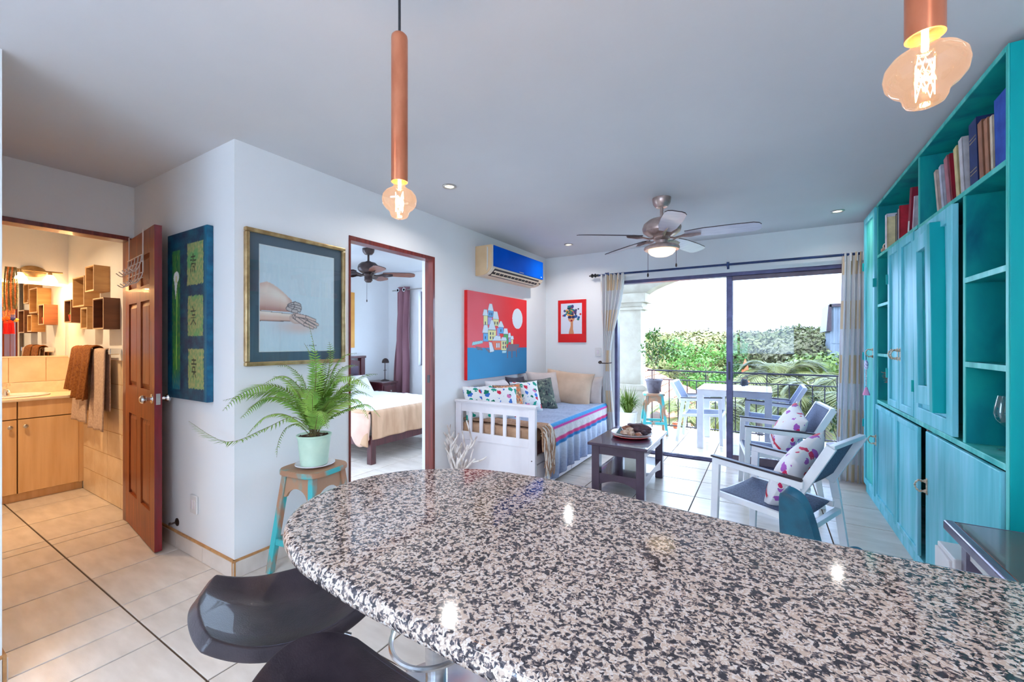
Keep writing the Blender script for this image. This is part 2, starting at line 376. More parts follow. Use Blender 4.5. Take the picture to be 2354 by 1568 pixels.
# sliding glass door in the far wall
sd = bpy.data.objects.new('window_1', None); COL.objects.link(sd); sd['kind'] = 'structure'; sd['label'] = 'sliding glass balcony door, left half open'; sd.location = (0, 5.25, 0)
t = MB(); t.box(-1.62, .80, 5.20, 5.30, 2.075, 2.115); t.build('head_track', M['bronze'], sd, bev=.003)
t = MB(); t.box(-1.62, .80, 5.205, 5.315, -.004, .012); t.box(-1.62, .80, 5.235, 5.243, .01, .022); t.box(-1.62, .80, 5.275, 5.283, .01, .022); t.build('floor_track', M['bronze'], sd)
t = MB(); t.box(-1.62, -1.585, 5.20, 5.30, .01, 2.08); t.build('jamb', M['bronze'], sd); t = MB(); t.box(.765, .80, 5.20, 5.30, .01, 2.08); t.build('jamb', M['bronze'], sd)
t = MB(); t.box(-.363, -.305, 5.215, 5.245, .015, 2.075); t.build('stile', M['bronze'], sd, bev=.003)
t = MB(); t.box(-.345, -.30, 5.262, 5.29, .015, 2.075); t.build('stile', M['bronze'], sd, bev=.003)
t = MB(); t.box(.70, .765, 5.215, 5.245, .015, 2.075); t.build('stile', M['bronze'], sd, bev=.003)
t = MB(); t.box(-.305, .70, 5.218, 5.242, 2.028, 2.075); t.build('top_rail', M['bronze2'], sd, bev=.003)
t = MB(); t.box(-.305, .70, 5.218, 5.242, .018, .10); t.build('bottom_rail', M['bronze2'], sd, bev=.003)
t = MB(); t.box(-.305, .70, 5.228, 5.232, .10, 2.028); t.build('pane', M['pane'], sd)
t = MB(); t.bar((-.334, 5.208, .93), (-.334, 5.208, 1.13), .018, .014); t.build('pull_handle', M['black'], sd, bev=.003)
t = MB(); t.box(-5.64, -5.57, 1.6, 1.65, .2, 2.25); t.box(-5.64, -5.57, 2.9, 2.95, .2, 2.25); t.box(-5.64, -5.57, 1.65, 2.9, .2, .25); t.box(-5.64, -5.57, 1.65, 2.9, 2.2, 2.25)
w4 = struct('fill_window_bedroom', t, M['white'], 'added white framed side window of the bedroom, unseen'); t = MB(); t.box(-5.61, -5.605, 1.65, 2.9, .25, 2.2); t.build('pane', M['glass'], w4)  # added side window, out of view, to brighten the bedroom
# bedroom window
bw = bpy.data.objects.new('window_2', None); COL.objects.link(bw); bw['kind'] = 'structure'; bw['label'] = 'bedroom window beside the mauve curtain'; bw.location = (-4.06, 5.13, .97)
t = MB(); t.box(-4.83, -2.95, 5.12, 5.17, .97, 1.01); t.box(-4.83, -2.95, 5.12, 5.17, 2.14, 2.18); t.box(-4.83, -4.79, 5.12, 5.17, 1.01, 2.14); t.box(-2.99, -2.95, 5.12, 5.17, 1.01, 2.14); t.box(-4.08, -4.04, 5.12, 5.17, 1.01, 2.14)
t.build('frame', M['bronze'], bw); t = MB(); t.box(-4.79, -2.99, 5.14, 5.145, 1.01, 2.14); t.build('pane', M['glass'], bw)
t = MB(); t.box(-4.83, -2.95, 5.045, 5.12, .955, .97); t.build('window_sill', M['white'], bw)
# ------------------------------------------------------------------ granite counter
def granite():
    m, t, N, L, b = nt('granite'); setp(b, .08, 0, .5, .2)
    tc = N.new('ShaderNodeTexCoord')
    dn = N.new('ShaderNodeTexNoise'); dn.inputs['Scale'].default_value = 70; dn.inputs['Detail'].default_value = 2; L.new(tc.outputs['Object'], dn.inputs['Vector'])
    sc = N.new('ShaderNodeVectorMath'); sc.operation = 'SCALE'; sc.inputs['Scale'].default_value = .016; L.new(dn.outputs['Color'], sc.inputs[0])
    ad = N.new('ShaderNodeVectorMath'); ad.operation = 'ADD'; L.new(tc.outputs['Object'], ad.inputs[0]); L.new(sc.outputs[0], ad.inputs[1])
    vo = N.new('ShaderNodeTexVoronoi'); vo.inputs['Scale'].default_value = 215; L.new(ad.outputs[0], vo.inputs['Vector'])
    sp = N.new('ShaderNodeSeparateColor'); L.new(vo.outputs['Color'], sp.inputs[0])
    cl = N.new('ShaderNodeTexNoise'); cl.inputs['Scale'].default_value = 84; cl.inputs['Detail'].default_value = 2.5; L.new(ad.outputs[0], cl.inputs['Vector'])
    m1 = N.new('ShaderNodeMath'); m1.operation = 'MULTIPLY'; m1.inputs[1].default_value = .42; L.new(sp.outputs[0], m1.inputs[0])
    m2 = N.new('ShaderNodeMath'); m2.operation = 'MULTIPLY_ADD'; m2.inputs[1].default_value = 1.15; L.new(cl.outputs['Fac'], m2.inputs[0]); L.new(m1.outputs[0], m2.inputs[2])
    rp = N.new('ShaderNodeValToRGB'); cr = rp.color_ramp; cr.interpolation = 'CONSTANT'
    E_ = [(0, S(50, 48, 54)), (.625, S(72, 68, 74)), (.69, S(98, 90, 94)), (.73, S(134, 120, 114)), (.765, S(172, 150, 136)), (.815, S(194, 178, 166)), (.88, S(204, 196, 192)), (.965, S(184, 164, 150))]
    cr.elements[0].position = 0; cr.elements[0].color = (*E_[0][1], 1); cr.elements[1].position = E_[1][0]; cr.elements[1].color = (*E_[1][1], 1)
    for p_, c_ in E_[2:]:
        e = cr.elements.new(p_); e.color = (*c_, 1)
    L.new(m2.outputs[0], rp.inputs['Fac']); L.new(rp.outputs['Color'], b.inputs['Base Color'])
    return m
M['granite'] = granite()
ctr = thing('granite_counter', 'speckled granite breakfast counter with rounded end in the foreground', 'counter', (.7, .8, 0))
crv = [(-.36, .484), (-.60, .490), (-.72, .500), (-.835, .515), (-.945, .552), (-1.025, .602), (-1.085, .672), (-1.122, .76), (-1.135, .859), (-1.12, .955), (-1.07, 1.05), (-.992, 1.122), (-.915, 1.172), (-.831, 1.209), (-.70, 1.228), (-.544, 1.230), (-.266, 1.199), (.037, 1.165), (.30, 1.156)]
out = [(p.x, p.y) for p in crom([(x, y, 0) for x, y in crv], 5)]+[(.6, 1.15), (1.245, 1.145), (1.245, .48), (.6, .48), (.1, .481)]
def offs(poly, d):
    n = len(poly); r = []
    for i in range(n):
        a = Vector(poly[i-1]); b = Vector(poly[i]); c = Vector(poly[(i+1) % n]); t_ = (c-a).normalized(); nn = Vector((-t_.y, t_.x))
        r.append((b.x-nn.x*d, b.y-nn.y*d))
    return r
area2 = sum(out[i-1][0]*out[i][1]-out[i][0]*out[i-1][1] for i in range(len(out)))
sg = -1 if area2 > 0 else 1
rings = [(.03, .862), (.008, .862), (.002, .866), (0, .873), (0, .884), (.003, .892), (.008, .898), (.016, .90)]
mb = MB(); n = len(out); vv = []
for d, z in rings: vv += [(x, y, z) for x, y in offs(out, d*sg)]
ff = [(i*n+k, i*n+(k+1) % n, (i+1)*n+(k+1) % n, (i+1)*n+k) for i in range(len(rings)-1) for k in range(n)]
ff += [tuple(range(n-1, -1, -1)), tuple((len(rings)-1)*n+k for k in range(n))]
mb.add(vv, ff); cto = mb.build('countertop', M['granite'], ctr, smooth=True, ang=50)
cto.data.polygons[len(ff)-1].use_smooth = False; cto.data.polygons[len(ff)-2].use_smooth = False
t = MB(); t.box(.34, 1.245, .62, 1.0, 0, .862); t.build('base', M['white'], ctr)
# ------------------------------------------------------------------ bar stools
M['leather'] = mat('dark_leather', S(60, 50, 56), S(40, 33, 40), rough=.38, scale=14, bump=.12, bs=260, coat=.12, detail=6)
M['stitch'] = mat('stitching', S(70, 66, 78), rough=.6, scale=50)
M['steel'] = mat('satin_steel', (.68, .69, .72), (.56, .57, .6), rough=.24, metal=1, scale=9, st=(1, 1, 5), detail=6)
def stool(loc, rz, seat_z, label, W=.20, D=.15, back=0, wing=.07, sq=.42, lm='leather', fr_=.045, bk_=.05):
    s = thing('bar_stool', label, 'stool', (*loc, 0), rz, 'black leather bar stools')
    def surf(u, v, inset=1.0):
        a = 2*u-1; b = 2*v-1
        x = a*math.sqrt(max(0, 1-b*b*sq)); y = b*math.sqrt(max(0, 1-a*a*sq))
        X = x*W*1.16*inset; Y = y*D*1.16*inset
        z = seat_z + wing*abs(X/W)**2.3 - fr_*max(0, -(Y+.07)/D)**1.6 + bk_*max(0, (Y-.05)/D)**1.7 + back*sm(.5, 1.1, -X/W)
        return Vector((X, Y, z))
    q = MB(); q.grid(lambda u, v: surf(u, v), 44, 40)
    st_ = q.build('seat', M[lm], s, smooth=True, solid=.03, bev=.009, seg=3, ang=180, local=True)
    rim = [surf(i/20, 0, .93) for i in range(20)]+[surf(1, i/20, .93) for i in range(20)]+[surf(1-i/20, 1, .93) for i in range(20)]+[surf(0, 1-i/20, .93) for i in range(20)]
    q = MB(); q.tube([p+Vector((0, 0, .0155)) for p in rim], .0014, 5, closed=True); q.build('stitching', M['stitch'], st_, local=True)
    q = MB(); q.cyl((0, 0, .03), (0, 0, seat_z*.62), .041, n=20); q.lathe([(.041, .0), (.03, .012), (.026, .02)], 20, (0, 0, seat_z*.62)); q.build('column', M['steel'], s, smooth=True, local=True)
    q = MB(); q.cyl((0, 0, seat_z*.62), (0, 0, seat_z-.03), .024, n=16); q.box(-.07, .07, -.07, .07, seat_z-.034, seat_z-.016); q.build('gas_lift', M['steel'], s, smooth=True, local=True)
    q = MB(); q.lathe([(.205, 0), (.205, .006), (.19, .012), (.10, .024), (.05, .032), (.042, .05)], 40); q.build('base', M['steel'], s, smooth=True, local=True)
    q = MB(); pts = [(-.04, .02, .27)]+[(-.15*math.cos(a), .02+.17*math.sin(a), .27) for a in [PI*i/16 for i in range(17)]]+[(.04, .02, .27)]
    q.tube(crom(pts, 3), .0095, 8); q.build('footrest', M['steel'], s, smooth=True, local=True)
    q = MB(); q.tube([(.03, -.02, seat_z-.04), (.09, -.03, seat_z-.05), (.12, -.04, seat_z-.065)], .004, 6); q.build('lever', M['steel'], s, local=True)
    return s
stool((-.999, .618), 1.115, .655, 'dark leather bar stool at the left near the rounded counter tip', W=.18, D=.122, wing=.066, sq=.276, fr_=-.031, bk_=.084)
stool((-.625, .489), 3.095, .639, 'dark leather bar stool nearest the viewer, cut off at the bottom', W=.185, D=.136, wing=.055)
stool((-1.046, 1.19), math.radians(200), .70, 'bar stool tucked under the counter, showing steel column and round base', D=.15)
M['petrol'] = mat('petrol_blue_leather', S(10, 96, 122), S(6, 74, 100), rough=.35, scale=14, bump=.1, bs=260, coat=.2)
stool((.19, 1.86), math.radians(52), .47, 'petrol blue bar stool behind the counter with only its raised seat edge showing', W=.165, D=.078, back=.27, sq=.5, lm='petrol')
# ------------------------------------------------------------------ pendant lamps
M['copper'] = mat('copper', S(214, 138, 104), S(188, 108, 76), rough=.3, metal=.75, scale=18, st=(1, 1, .4), detail=6)
M['cord'] = mat('black_cord', (.02, .02, .025), rough=.7, scale=40)
M['amber'] = clear('amber_glass', (.97, .84, .70), .06, .02, glow=(1, .50, .22))
M['filament'] = emis('filament', (1, .66, .30), 30)
def pendant(x, y, label):
    p_ = thing('pendant_lamp', label, 'lamp', (x, y, 1.68), 0, 'copper pendant lamps')
    q = MB(); q.cyl((x, y, 2.18), (x, y, 2.49), .0035, n=8); q.build('cord', M['cord'], p_)
    q = MB(); q.lathe([(.05, 2.5), (.05, 2.48), (.04, 2.468), (.006, 2.464)], 24, (x, y, 0)); q.build('ceiling_rose', M['copper'], p_, smooth=True)
    q = MB(); q.lathe([(.0, 2.193), (.017, 2.193), (.0215, 2.188), (.0225, 2.18), (.0225, 1.785), (.0195, 1.785), (.0195, 1.85), (.0, 1.852)], 32, (x, y, 0)); q.build('tube', M['copper'], p_, smooth=True)
    q = MB(); q.lathe([(.0, 1.85), (.016, 1.848), (.016, 1.80), (.0, 1.798)], 20, (x, y, 0)); q.build('socket', M['black'], p_, smooth=True)
    prof = [(.0155, 1.80), (.0155, 1.778), (.017, 1.771), (.024, 1.766), (.037, 1.758), (.045, 1.747), (.047, 1.735), (.0445, 1.722), (.037, 1.712), (.029, 1.706), (.0255, 1.700), (.0245, 1.694), (.021, 1.688), (.012, 1.684), (.0, 1.683)]
    q = MB(); q.lathe(prof, 40, (x, y, 0)); q.build('bulb', M['amber'], p_, smooth=True, ang=180)
    q = MB(); pts = []
    for i in range(30):
        a = 2*PI*i/30*3.0; pts.append((x+.0105*math.cos(a), y+.0105*math.sin(a), 1.763-.058*abs(((i % 4)/2.0)-1)*.75-.001*i))
    q.tube(pts, .0007, 5); q.cyl((x, y, 1.80), (x, y, 1.765), .004, n=8)
    q.build('filament', M['filament'], p_)
    l_ = point('bulb_light', (0, 0, .055), 1.2, (1, .62, .3), .006, p_)
    return p_
pendant(-.866, .832, 'slim copper pendant lamp hanging over the rounded counter end')
pendant(.20, .832, 'copper pendant lamp with large amber bulb at the top right')
# ------------------------------------------------------------------ recessed ceiling lights
M['lens'] = emis('warm_lens', (1, .80, .52), 3)
def downlight(x, y, label, pw=2.2, zc=2.5, colr=(1, .95, .9)):
    d_ = thing('ceiling_downlight', label, 'ceiling light', (x, y, zc), 0, 'recessed ceiling spotlights')
    q = MB(); q.lathe([(.052, 0), (.052, -.006), (.046, -.010), (.036, -.008), (.033, -.002)], 28, (x, y, zc)); q.build('ring', M['nickel'], d_, smooth=True)
    q = MB(); q.lathe([(.033, -.0025), (.0, -.0055)], 24, (x, y, zc)); q.build('lens', M['lens'], d_, smooth=True)
    area('spot_light', (0, 0, -.012), .06, .06, pw, colr, parent=d_, shape='DISK', spread=math.radians(150))
downlight(-1.998, 2.415, 'recessed spotlight in the ceiling above the bedroom doorway')
downlight(.55, 4.633, 'recessed spotlight in the ceiling beside the teal cabinet top', .7)
downlight(-1.979, 4.573, 'recessed spotlight in the ceiling above the daybed')
downlight(-4.75, .45, 'added unseen fill spotlight in the bathroom ceiling', 7, 2.4, (1, .72, .42))  # unseen lamp added to brighten the vanity front
downlight(-3.6, 2.0, 'added unseen fill spotlight in the bedroom ceiling', 5, colr=(.86, .93, 1))  # unseen lamp added to lift the dark bedroom
downlight(-1.4, -.7, 'added unseen kitchen fill spotlight behind the counter on the left', 2.8, colr=(.86, .93, 1))  # this and the next three are unseen fill lamps added on the kitchen side
downlight(-1.4, -1.7, 'added unseen kitchen fill spotlight near the added window on the left', 2.8, colr=(.86, .93, 1))
downlight(.5, -1.7, 'added unseen kitchen fill spotlight near the added window on the right', 2.8, colr=(.86, .93, 1))
downlight(.5, -.7, 'added unseen kitchen fill spotlight behind the counter on the right', 2.8, colr=(.86, .93, 1))
# ------------------------------------------------------------------ ceiling fans
M['pewter'] = mat('antique_pewter', S(196, 174, 166), S(160, 138, 132), rough=.3, metal=.65, scale=16, detail=6)
M['bladeL'] = mat('blade_silver_wood', S(196, 194, 206), S(176, 174, 190), rough=.3, scale=7, st=(1, 8, 1), coat=.2)
M['fedge'] = mat('blade_edge', S(60, 50, 56), rough=.4, scale=10)
M['bowl'] = emis('frosted_bowl', (1, .76, .48), .5)
M['darkmetal'] = mat('dark_bronze', S(74, 60, 58), S(52, 42, 42), rough=.35, metal=.7, scale=14)
M['bladeD'] = mat('blade_dark_wood', S(132, 84, 66), S(100, 60, 48), rough=.35, scale=7, st=(1, 8, 1))
def fan(cx, cy, angs, label, R_, body, blade, light, zt=2.5, zh=2.21, k=1.0, drop=0):
    f_ = thing('ceiling_fan', label, 'ceiling fan', (cx, cy, zt-.46), 0, 'ceiling fans')
    q = MB(); q.lathe([(.0, zt), (.072, zt), (.072, zt-.012), (.066, zt-.045), (.045, zt-.072), (.02, zt-.078)], 28, (cx, cy, 0)); q.build('canopy', body, f_, smooth=True)
    q = MB(); q.cyl((cx, cy, zt-.07), (cx, cy, zh+.10), .013, n=14); q.build('downrod', body, f_, smooth=True)
    q = MB(); q.lathe([(.0, zh+.135), (.03, zh+.135), (.05, zh+.125), (.10, zh+.115), (.138, zh+.085), (.15, zh+.05), (.142, zh+.02), (.11, zh-.005), (.07, zh-.02), (.0, zh-.02)], 36, (cx, cy, 0), sx=k, sy=k); q.build('motor_housing', body, f_, smooth=True)
    q = MB(); q.lathe([(.0, zh-.015), (.065, zh-.015), (.07, zh-.03), (.06, zh-.045), (.048, zh-.05), (.048, zh-.085), (.0, zh-.085)], 30, (cx, cy, 0)); q.build('hub', body, f_, smooth=True)
    for a in angs:
        Rm = RZ(a)
        def T(p): return Vector((cx, cy, zh-.02)) + Rm @ Vector(p)
        q = MB(); pts = [(.05, 0, -.008), (.10, 0, -.02), (.15, 0, -.012), (.19, 0, -.004)]
        q.tube([T(p) for p in crom(pts, 4)], [.012]*5+[.016]*4+[.02]*4, 8, flat=.4); q.tube([T((.17, 0, -.006)), T((.22, 0, -.006)), T((.29, 0, -.008))], [.03, .042, .02], 12, flat=.16)
        arm = q.build('blade_arm', body, f_, smooth=True)
        q = MB(); o2 = [(.175, -.045), (.30, -.066), (.50, -.073), (R_-.05, -.07), (R_-.015, -.055), (R_, -.03), (R_, .03), (R_-.015, .055), (R_-.05, .07), (.50, .073), (.30, .066), (.175, .045)]
        tilt = math.radians(-12)
        def P(u, v, d): return T((u, v*math.cos(tilt)-d*math.sin(tilt), v*math.sin(tilt)*1.0+d*math.cos(tilt)+.0-.03*max(0, u-.2)*drop))
        q.prism(o2, P, 0, .007); q.m = [0, 0]+[1]*len(o2); bl = q.build('blade', [blade, M['fedge']], f_)
    if light:
        q = MB(); q.lathe([(.0, zh-.08), (.06, zh-.08), (.108, zh-.088), (.132, zh-.100), (.138, zh-.114), (.130, zh-.126), (.0, zh-.125)], 36, (cx, cy, 0)); q.build('light_fitter', body, f_, smooth=True)
        q = MB(); q.lathe([(.108, zh-.126), (.103, zh-.14), (.085, zh-.16), (.055, zh-.174), (.02, zh-.18), (.0, zh-.181)], 36, (cx, cy, 0)); q.build('glass_bowl', M['bowl'], f_, smooth=True)
    else:
        q = MB(); q.lathe([(.0, zh-.08), (.045, zh-.08), (.05, zh-.10), (.03, zh-.125), (.0, zh-.13)], 24, (cx, cy, 0)); q.build('cap', body, f_, smooth=True)
    for (dx, dy, ln) in (((-.095, -.055, .21), (.10, .06, .13)) if light else ((.02, -.04, .24),)):
        q = MB(); z0 = zh-.11; q.cyl((cx+dx, cy+dy, z0), (cx+dx, cy+dy, z0-ln), .0017, n=6)
        q.lathe([(.0, z0-ln+.012), (.005, z0-ln+.006), (.0075, z0-ln-.008), (.005, z0-ln-.02), (.0, z0-ln-.024)], 10, (cx+dx, cy+dy, 0)); q.build('pull_chain', M['darkmetal'], f_, smooth=True)
    return f_
yaw_ = math.radians(31.1)
fwd_ang = math.radians(90)+yaw_
fan(-.707, 3.499, [fwd_ang-math.radians(-24+72*i) for i in range(5)], 'brushed metal ceiling fan with lit glass bowl over the living area', .69, M['pewter'], M['bladeL'], True, drop=.6)
fan(-4.184, 3.506, [fwd_ang-math.radians(75+72*i) for i in range(5)], 'dark bronze ceiling fan with wooden blades seen through the bedroom doorway', .56, M['darkmetal'], M['bladeD'], False, k=.85)
# ------------------------------------------------------------------ wall air conditioner
M['aged'] = mat('aged_cream_plastic', S(214, 182, 142), S(196, 162, 122), rough=.45, scale=3)
M['cream'] = mat('cream_plastic', S(232, 214, 192), S(220, 198, 172), rough=.4, scale=4)
M['acblue'] = mat('blue_panel', S(0, 82, 190), S(0, 70, 172), rough=.6, scale=2, coat=0, spec=.04)
ac = thing('air_conditioner', 'wall mounted air conditioner with blue front panel above the red painting', 'air conditioner', (-2.475, 4.1, 2.03))
prof = [(0, 2.035), (.09, 2.035), (.145, 2.05), (.185, 2.085), (.205, 2.11), (.208, 2.335), (.20, 2.345), (0, 2.345)]
q = MB(); q.prism(prof, lambda u, v, d: (XL+.001+u, d, v), 3.545, 4.675); q.build('body', [M['cream']], ac, bev=.006)
for a, b in ((3.535, 3.546), (4.674, 4.685)):
    q = MB(); q.prism([(u*.985, 2.19+(v-2.19)*.985) for u, v in prof], lambda u, v, d: (XL+.001+u, d, v), a, b); q.build('end_cap', M['aged'], ac, bev=.003)
q = MB(); q.prism([(.15, 2.075), (.16, 2.11), (.162, 2.31), (.150, 2.33)], lambda u, v, d: (XL+u, d, v), 3.530, 3.536); q.build('seam_strip', M['wplastic'], ac)
q = MB(); q.box(XL+.01, XL+.05, 3.5335, 3.536, 2.045, 2.11); q.build('hatch', M['aged'], ac, bev=.001)
q = MB(); q.box(XL+.209, XL+.219, 3.56, 4.665, 2.122, 2.338); q.build('front_panel', M['acblue'], ac, bev=.004)
q = MB(); q.box(XL+.2185, XL+.2200, 4.075, 4.175, 2.131, 2.139); q.build('brand_mark', M['nickel'], ac)
q = MB(); q.box(XL+.2185, XL+.2200, 4.60, 4.625, 2.143, 2.153); q.build('badge', M['wplastic'], ac)
q = MB(); q.prism([(.115, 2.0425), (.146, 2.0485), (.188, 2.084), (.203, 2.106), (.16, 2.10)], lambda u, v, d: (XL+u+.003, d, v-.002), 3.60, 4.58); q.build('air_outlet', M['black'], ac)
for (u, v) in ((.15, 2.047), (.186, 2.079)):
    q = MB(); q.obox((XL+u+.006, 4.09, v), (.02, .97, .003), RY(math.radians(-38))); q.build('louver', M['cream'], ac)
for i in range(12):
    q = MB(); q.obox((XL+.17, 3.66+i*.078, 2.072), (.03, .003, .022), RY(math.radians(-38))); q.build('vane', M['cream'], ac)
q = MB(); q.cyl((XL+.178, 4.63, 2.076), (XL+.192, 4.63, 2.066), .006, n=10); q.build('sensor', M['black'], ac)
# ------------------------------------------------------------------ pictures
M['paint'] = attr_mat('painted_canvas', rough=.5, bump=.25)
M['print'] = attr_mat('printed_paper', rough=.7)
M['gold'] = mat('gold_frame', S(186, 158, 112), S(150, 120, 78), rough=.32, metal=.55, scale=20, st=(1, 1, 1), coat=.2)
M['matboard'] = mat('slate_mat_board', S(72, 86, 100), S(64, 78, 92), rough=.6, scale=3)
# 1 framed drawing of reclining figure with hands
fp = thing('framed_drawing', 'gold framed pastel drawing of an arm and hand on a grey mat', 'picture', (-2.565, 1.60, 1.20))
y0, y1, z0, z1 = 1.268, 1.938, 1.203, 2.012
for k, (a, b, c, d) in enumerate(((y0, y1, z0, z0+.024), (y0, y1, z1-.024, z1), (y0, y0+.024, z0+.024, z1-.024), (y1-.024, y1, z0+.024, z1-.024))):
    q = MB(); q.box(XL+.001, XL+.031, a, b, c, d); q.build('frame_rail', M['gold'], fp, bev=.006, seg=3)
q = MB(); q.box(XL+.001, XL+.010, y0+.02, y1-.02, z0+.02, z1-.02); q.build('mat_board', M['matboard'], fp)
a0, a1, b0, b1 = 1.355, 1.852, 1.288, 1.925
q = MB(); q.box(XL+.010, XL+.0115, a0-.004, a1+.004, b0-.004, b1+.004); q.build('mat_bevel', M['wplastic'], fp)
SK = S(214, 176, 160); SKL = S(232, 208, 196); SKD = S(176, 120, 104); INK = S(70, 56, 62)
def seg_d(x, y, ax, ay, bx, by):
    dx, dy = bx-ax, by-ay; t_ = max(0, min(1, ((x-ax)*dx+(y-ay)*dy)/(dx*dx+dy*dy))); return math.hypot(x-ax-t_*dx, y-ay-t_*dy), t_
FING = [((.42, .345), (.62, .325), (.76, .27)), ((.44, .335), (.60, .295), (.73, .245)), ((.46, .325), (.57, .27), (.69, .235)), ((.46, .36), (.60, .345), (.72, .315))]
F2 = [((.36, .45), (.44, .475), (.50, .46)), ((.36, .44), (.45, .445), (.51, .435)), ((.36, .43), (.44, .42), (.50, .41)), ((.34, .42), (.41, .40), (.46, .395))]
def drawing(u, v):
    st_ = n3(u*26, v*7, 1)*.5+n3(u*60, v*24, 2)*.5
    c = mixc(S(184, 200, 210), S(204, 212, 218), .5+.5*st_)
    c = mixc(c, S(196, 186, 190), sm(.5, .0, math.hypot((u-.3)/1.0, (v-.3)/.5))*.5)
    # leg glow below hand
    c = mixc(c, S(214, 178, 166), sm(.30, .0, math.hypot((u-.5)/1.3, (v-.235)/.32))*.75)
    # torso curve (upper left)
    if u < .40:
        top = .66-.9*max(0, u-.08)**1.5-.25*max(0, .08-u); bot = .385
        if bot < v < top:
            k = (v-bot)/(top-bot); s_ = mixc(SKD, SK, sm(0, .4, k)); s_ = mixc(s_, SKL, sm(.3, .7, k)*(1-abs(u-.2)*2)); s_ = mixc(s_, S(198, 140, 122), sm(.75, 1, k)*.5)
            s_ = mixc(s_, SKD, sm(.30, .40, u)*.7); c = mixc(c, s_, .93)
    # other hand (fist) beyond torso
    for f_ in F2:
        for a, b in zip(f_, f_[1:]):
            d, t_ = seg_d(u, v, *a, *b)
            if d < .022: c = mixc(INK, S(186, 170, 168), sm(.022, .008, d))
    # forearm
    d, t_ = seg_d(u, v, -.05, .335, .42, .33); w_ = .052-.014*t_
    if d < w_:
        k = d/w_*(1 if v > .333 else -1); c = mixc(SK, SKL, sm(-.3, .9, k)); c = mixc(c, S(150, 96, 84), sm(-.45, -1, k)*.8)
        if abs(d-w_) < .006: c = mixc(c, INK, .7)
    # back of hand + fingers
    d = math.hypot((u-.47)/.11, (v-.325)/.055)
    if d < 1: c = mixc(S(196, 162, 150), S(222, 198, 188), sm(.9, .2, d))
    for f_ in FING:
        for i, (a, b) in enumerate(zip(f_, f_[1:])):
            d, t_ = seg_d(u, v, *a, *b); w_ = .021-.005*i-.003*t_
            if d < w_: c = mixc(INK, S(208, 178, 168), sm(w_, w_*.45, d))
            elif d < w_+.005 and v < .36: c = mixc(c, INK, .45)
    if .60 < u < .74 and .045 < v < .062 and (n3(u*90, 3) > -.05): c = mixc(c, INK, .7)
    return c
picture(lambda u, v: (XL+.0125, a0+(a1-a0)*u, b0+(b1-b0)*v), 'drawing', 1, 1, drawing, 150, 190, M['print'], fp)
q = MB(); q.box(XL+.018, XL+.020, y0+.022, y1-.022, z0+.022, z1-.022); q.build('glazing', M['glass'], fp)
# 2 teal and gold canvas in the alcove
gp = thing('teal_canvas', 'tall teal canvas with calla lily and three gold squares beside the bathroom door', 'painting', (-3.09, 1.203, .985))
q = MB(); q.box(-3.358, -2.822, 1.186, 1.221, .985, 2.04); M['tealedge'] = mat('teal_canvas_edge', S(0, 92, 120), S(0, 60, 92), rough=.5, scale=18, detail=6); q.build('canvas', M['tealedge'], gp, bev=.003)
GL = [[(.5, .8), (.62, .9)], ]
def glyph(u, v, k):
    # brush strokes of a character, u,v in -1..1
    ST = [[(-.5, .75, .5, .75), (0, 1, 0, .2), (-.7, .4, .7, .35), (-.4, .1, -.6, -.9), (-.4, .0, .6, -.05), (.5, 0, .3, -.9), (-.1, -.3, .4, -.4), (0, -.2, -.1, -.8)],
          [(-.2, 1, .1, .6), (-.6, .5, .6, .55), (-.3, .1, .4, .1), (-.5, -.2, .5, -.2), (0, .1, 0, -.9), (-.1, -.5, -.6, -.9), (.1, -.5, .6, -.9)],
          [(-.5, .9, .5, .9), (0, 1, 0, .5), (-.6, .5, .6, .5), (-.3, .2, .3, .2), (-.3, .2, -.4, -.2), (.3, .2, .3, -.2), (-.5, -.3, .5, -.3), (0, -.3, -.2, -.9), (.1, -.4, .5, -.9)]][k]
    return any(seg_d(u, v, *s_)[0] < .075 for s_ in ST)
SQ = [(.53, .925, .675, .92), (.545, .92, .375, .61), (.555, .935, .068, .30)]
def teal(u, v):
    nz = n3(u*9, v*22, 5)+.5*n3(u*40, v*80, 6)
    c = mixc(S(0, 30, 66), S(0, 82, 104), .45+.6*nz); c = mixc(c, S(0, 120, 150), sm(.9, 1, u)*.6)
    e = .012*n3(v*60, 1)
    if .13+e < u < .34+e and .05 < v < .90:
        c = mixc(S(10, 92, 66), S(60, 130, 56), .5+.8*n3(u*14, v*6, 8)); c = mixc(c, S(0, 100, 130), sm(.2, .06, v)*.8); c = mixc(c, S(150, 160, 70), max(0, n3(u*40, v*30, 3))*.8)
        if abs(u-.245-.03*(v-.3)) < .011 and .17 < v < .64: c = S(150, 196, 90)
    d = math.hypot((u-.235-.15*(v-.71))/.075, (v-.735)/.035)
    if d < 1 or (abs(u-.22-.1*(v-.62)) < .045*max(0, (v-.60)/.11) and .60 < v < .72): c = S(222, 228, 224)
    if abs(u-.235) < .012 and .70 < v < .745: c = S(214, 206, 140)
    for k, (x0, x1, yy0, yy1) in enumerate(SQ):
        e2 = .014*n3(v*50, u*50, k)
        if x0+e2 < u < x1-e2 and yy0+e2*.5 < v < yy1-e2*.5:
            g_ = n3(u*30, v*50, 9)+.6*n3(u*90, v*160, 4)
            c = mixc(S(70, 132, 84), S(172, 158, 104), .5+.6*g_); c = mixc(c, S(40, 150, 90), sm(.1, .6, n3(u*6, v*9, 12+k))*.6)
            if glyph((u-(x0+x1)/2+.05)/.10, (v-(yy0+yy1)/2)/.055, k): c = S(24, 40, 30)
    return c
picture(lambda u, v: (-3.355+.53*u, 1.1855, .988+1.049*v), 'painted_face', 1, 1, teal, 110, 220, M['paint'], gp)
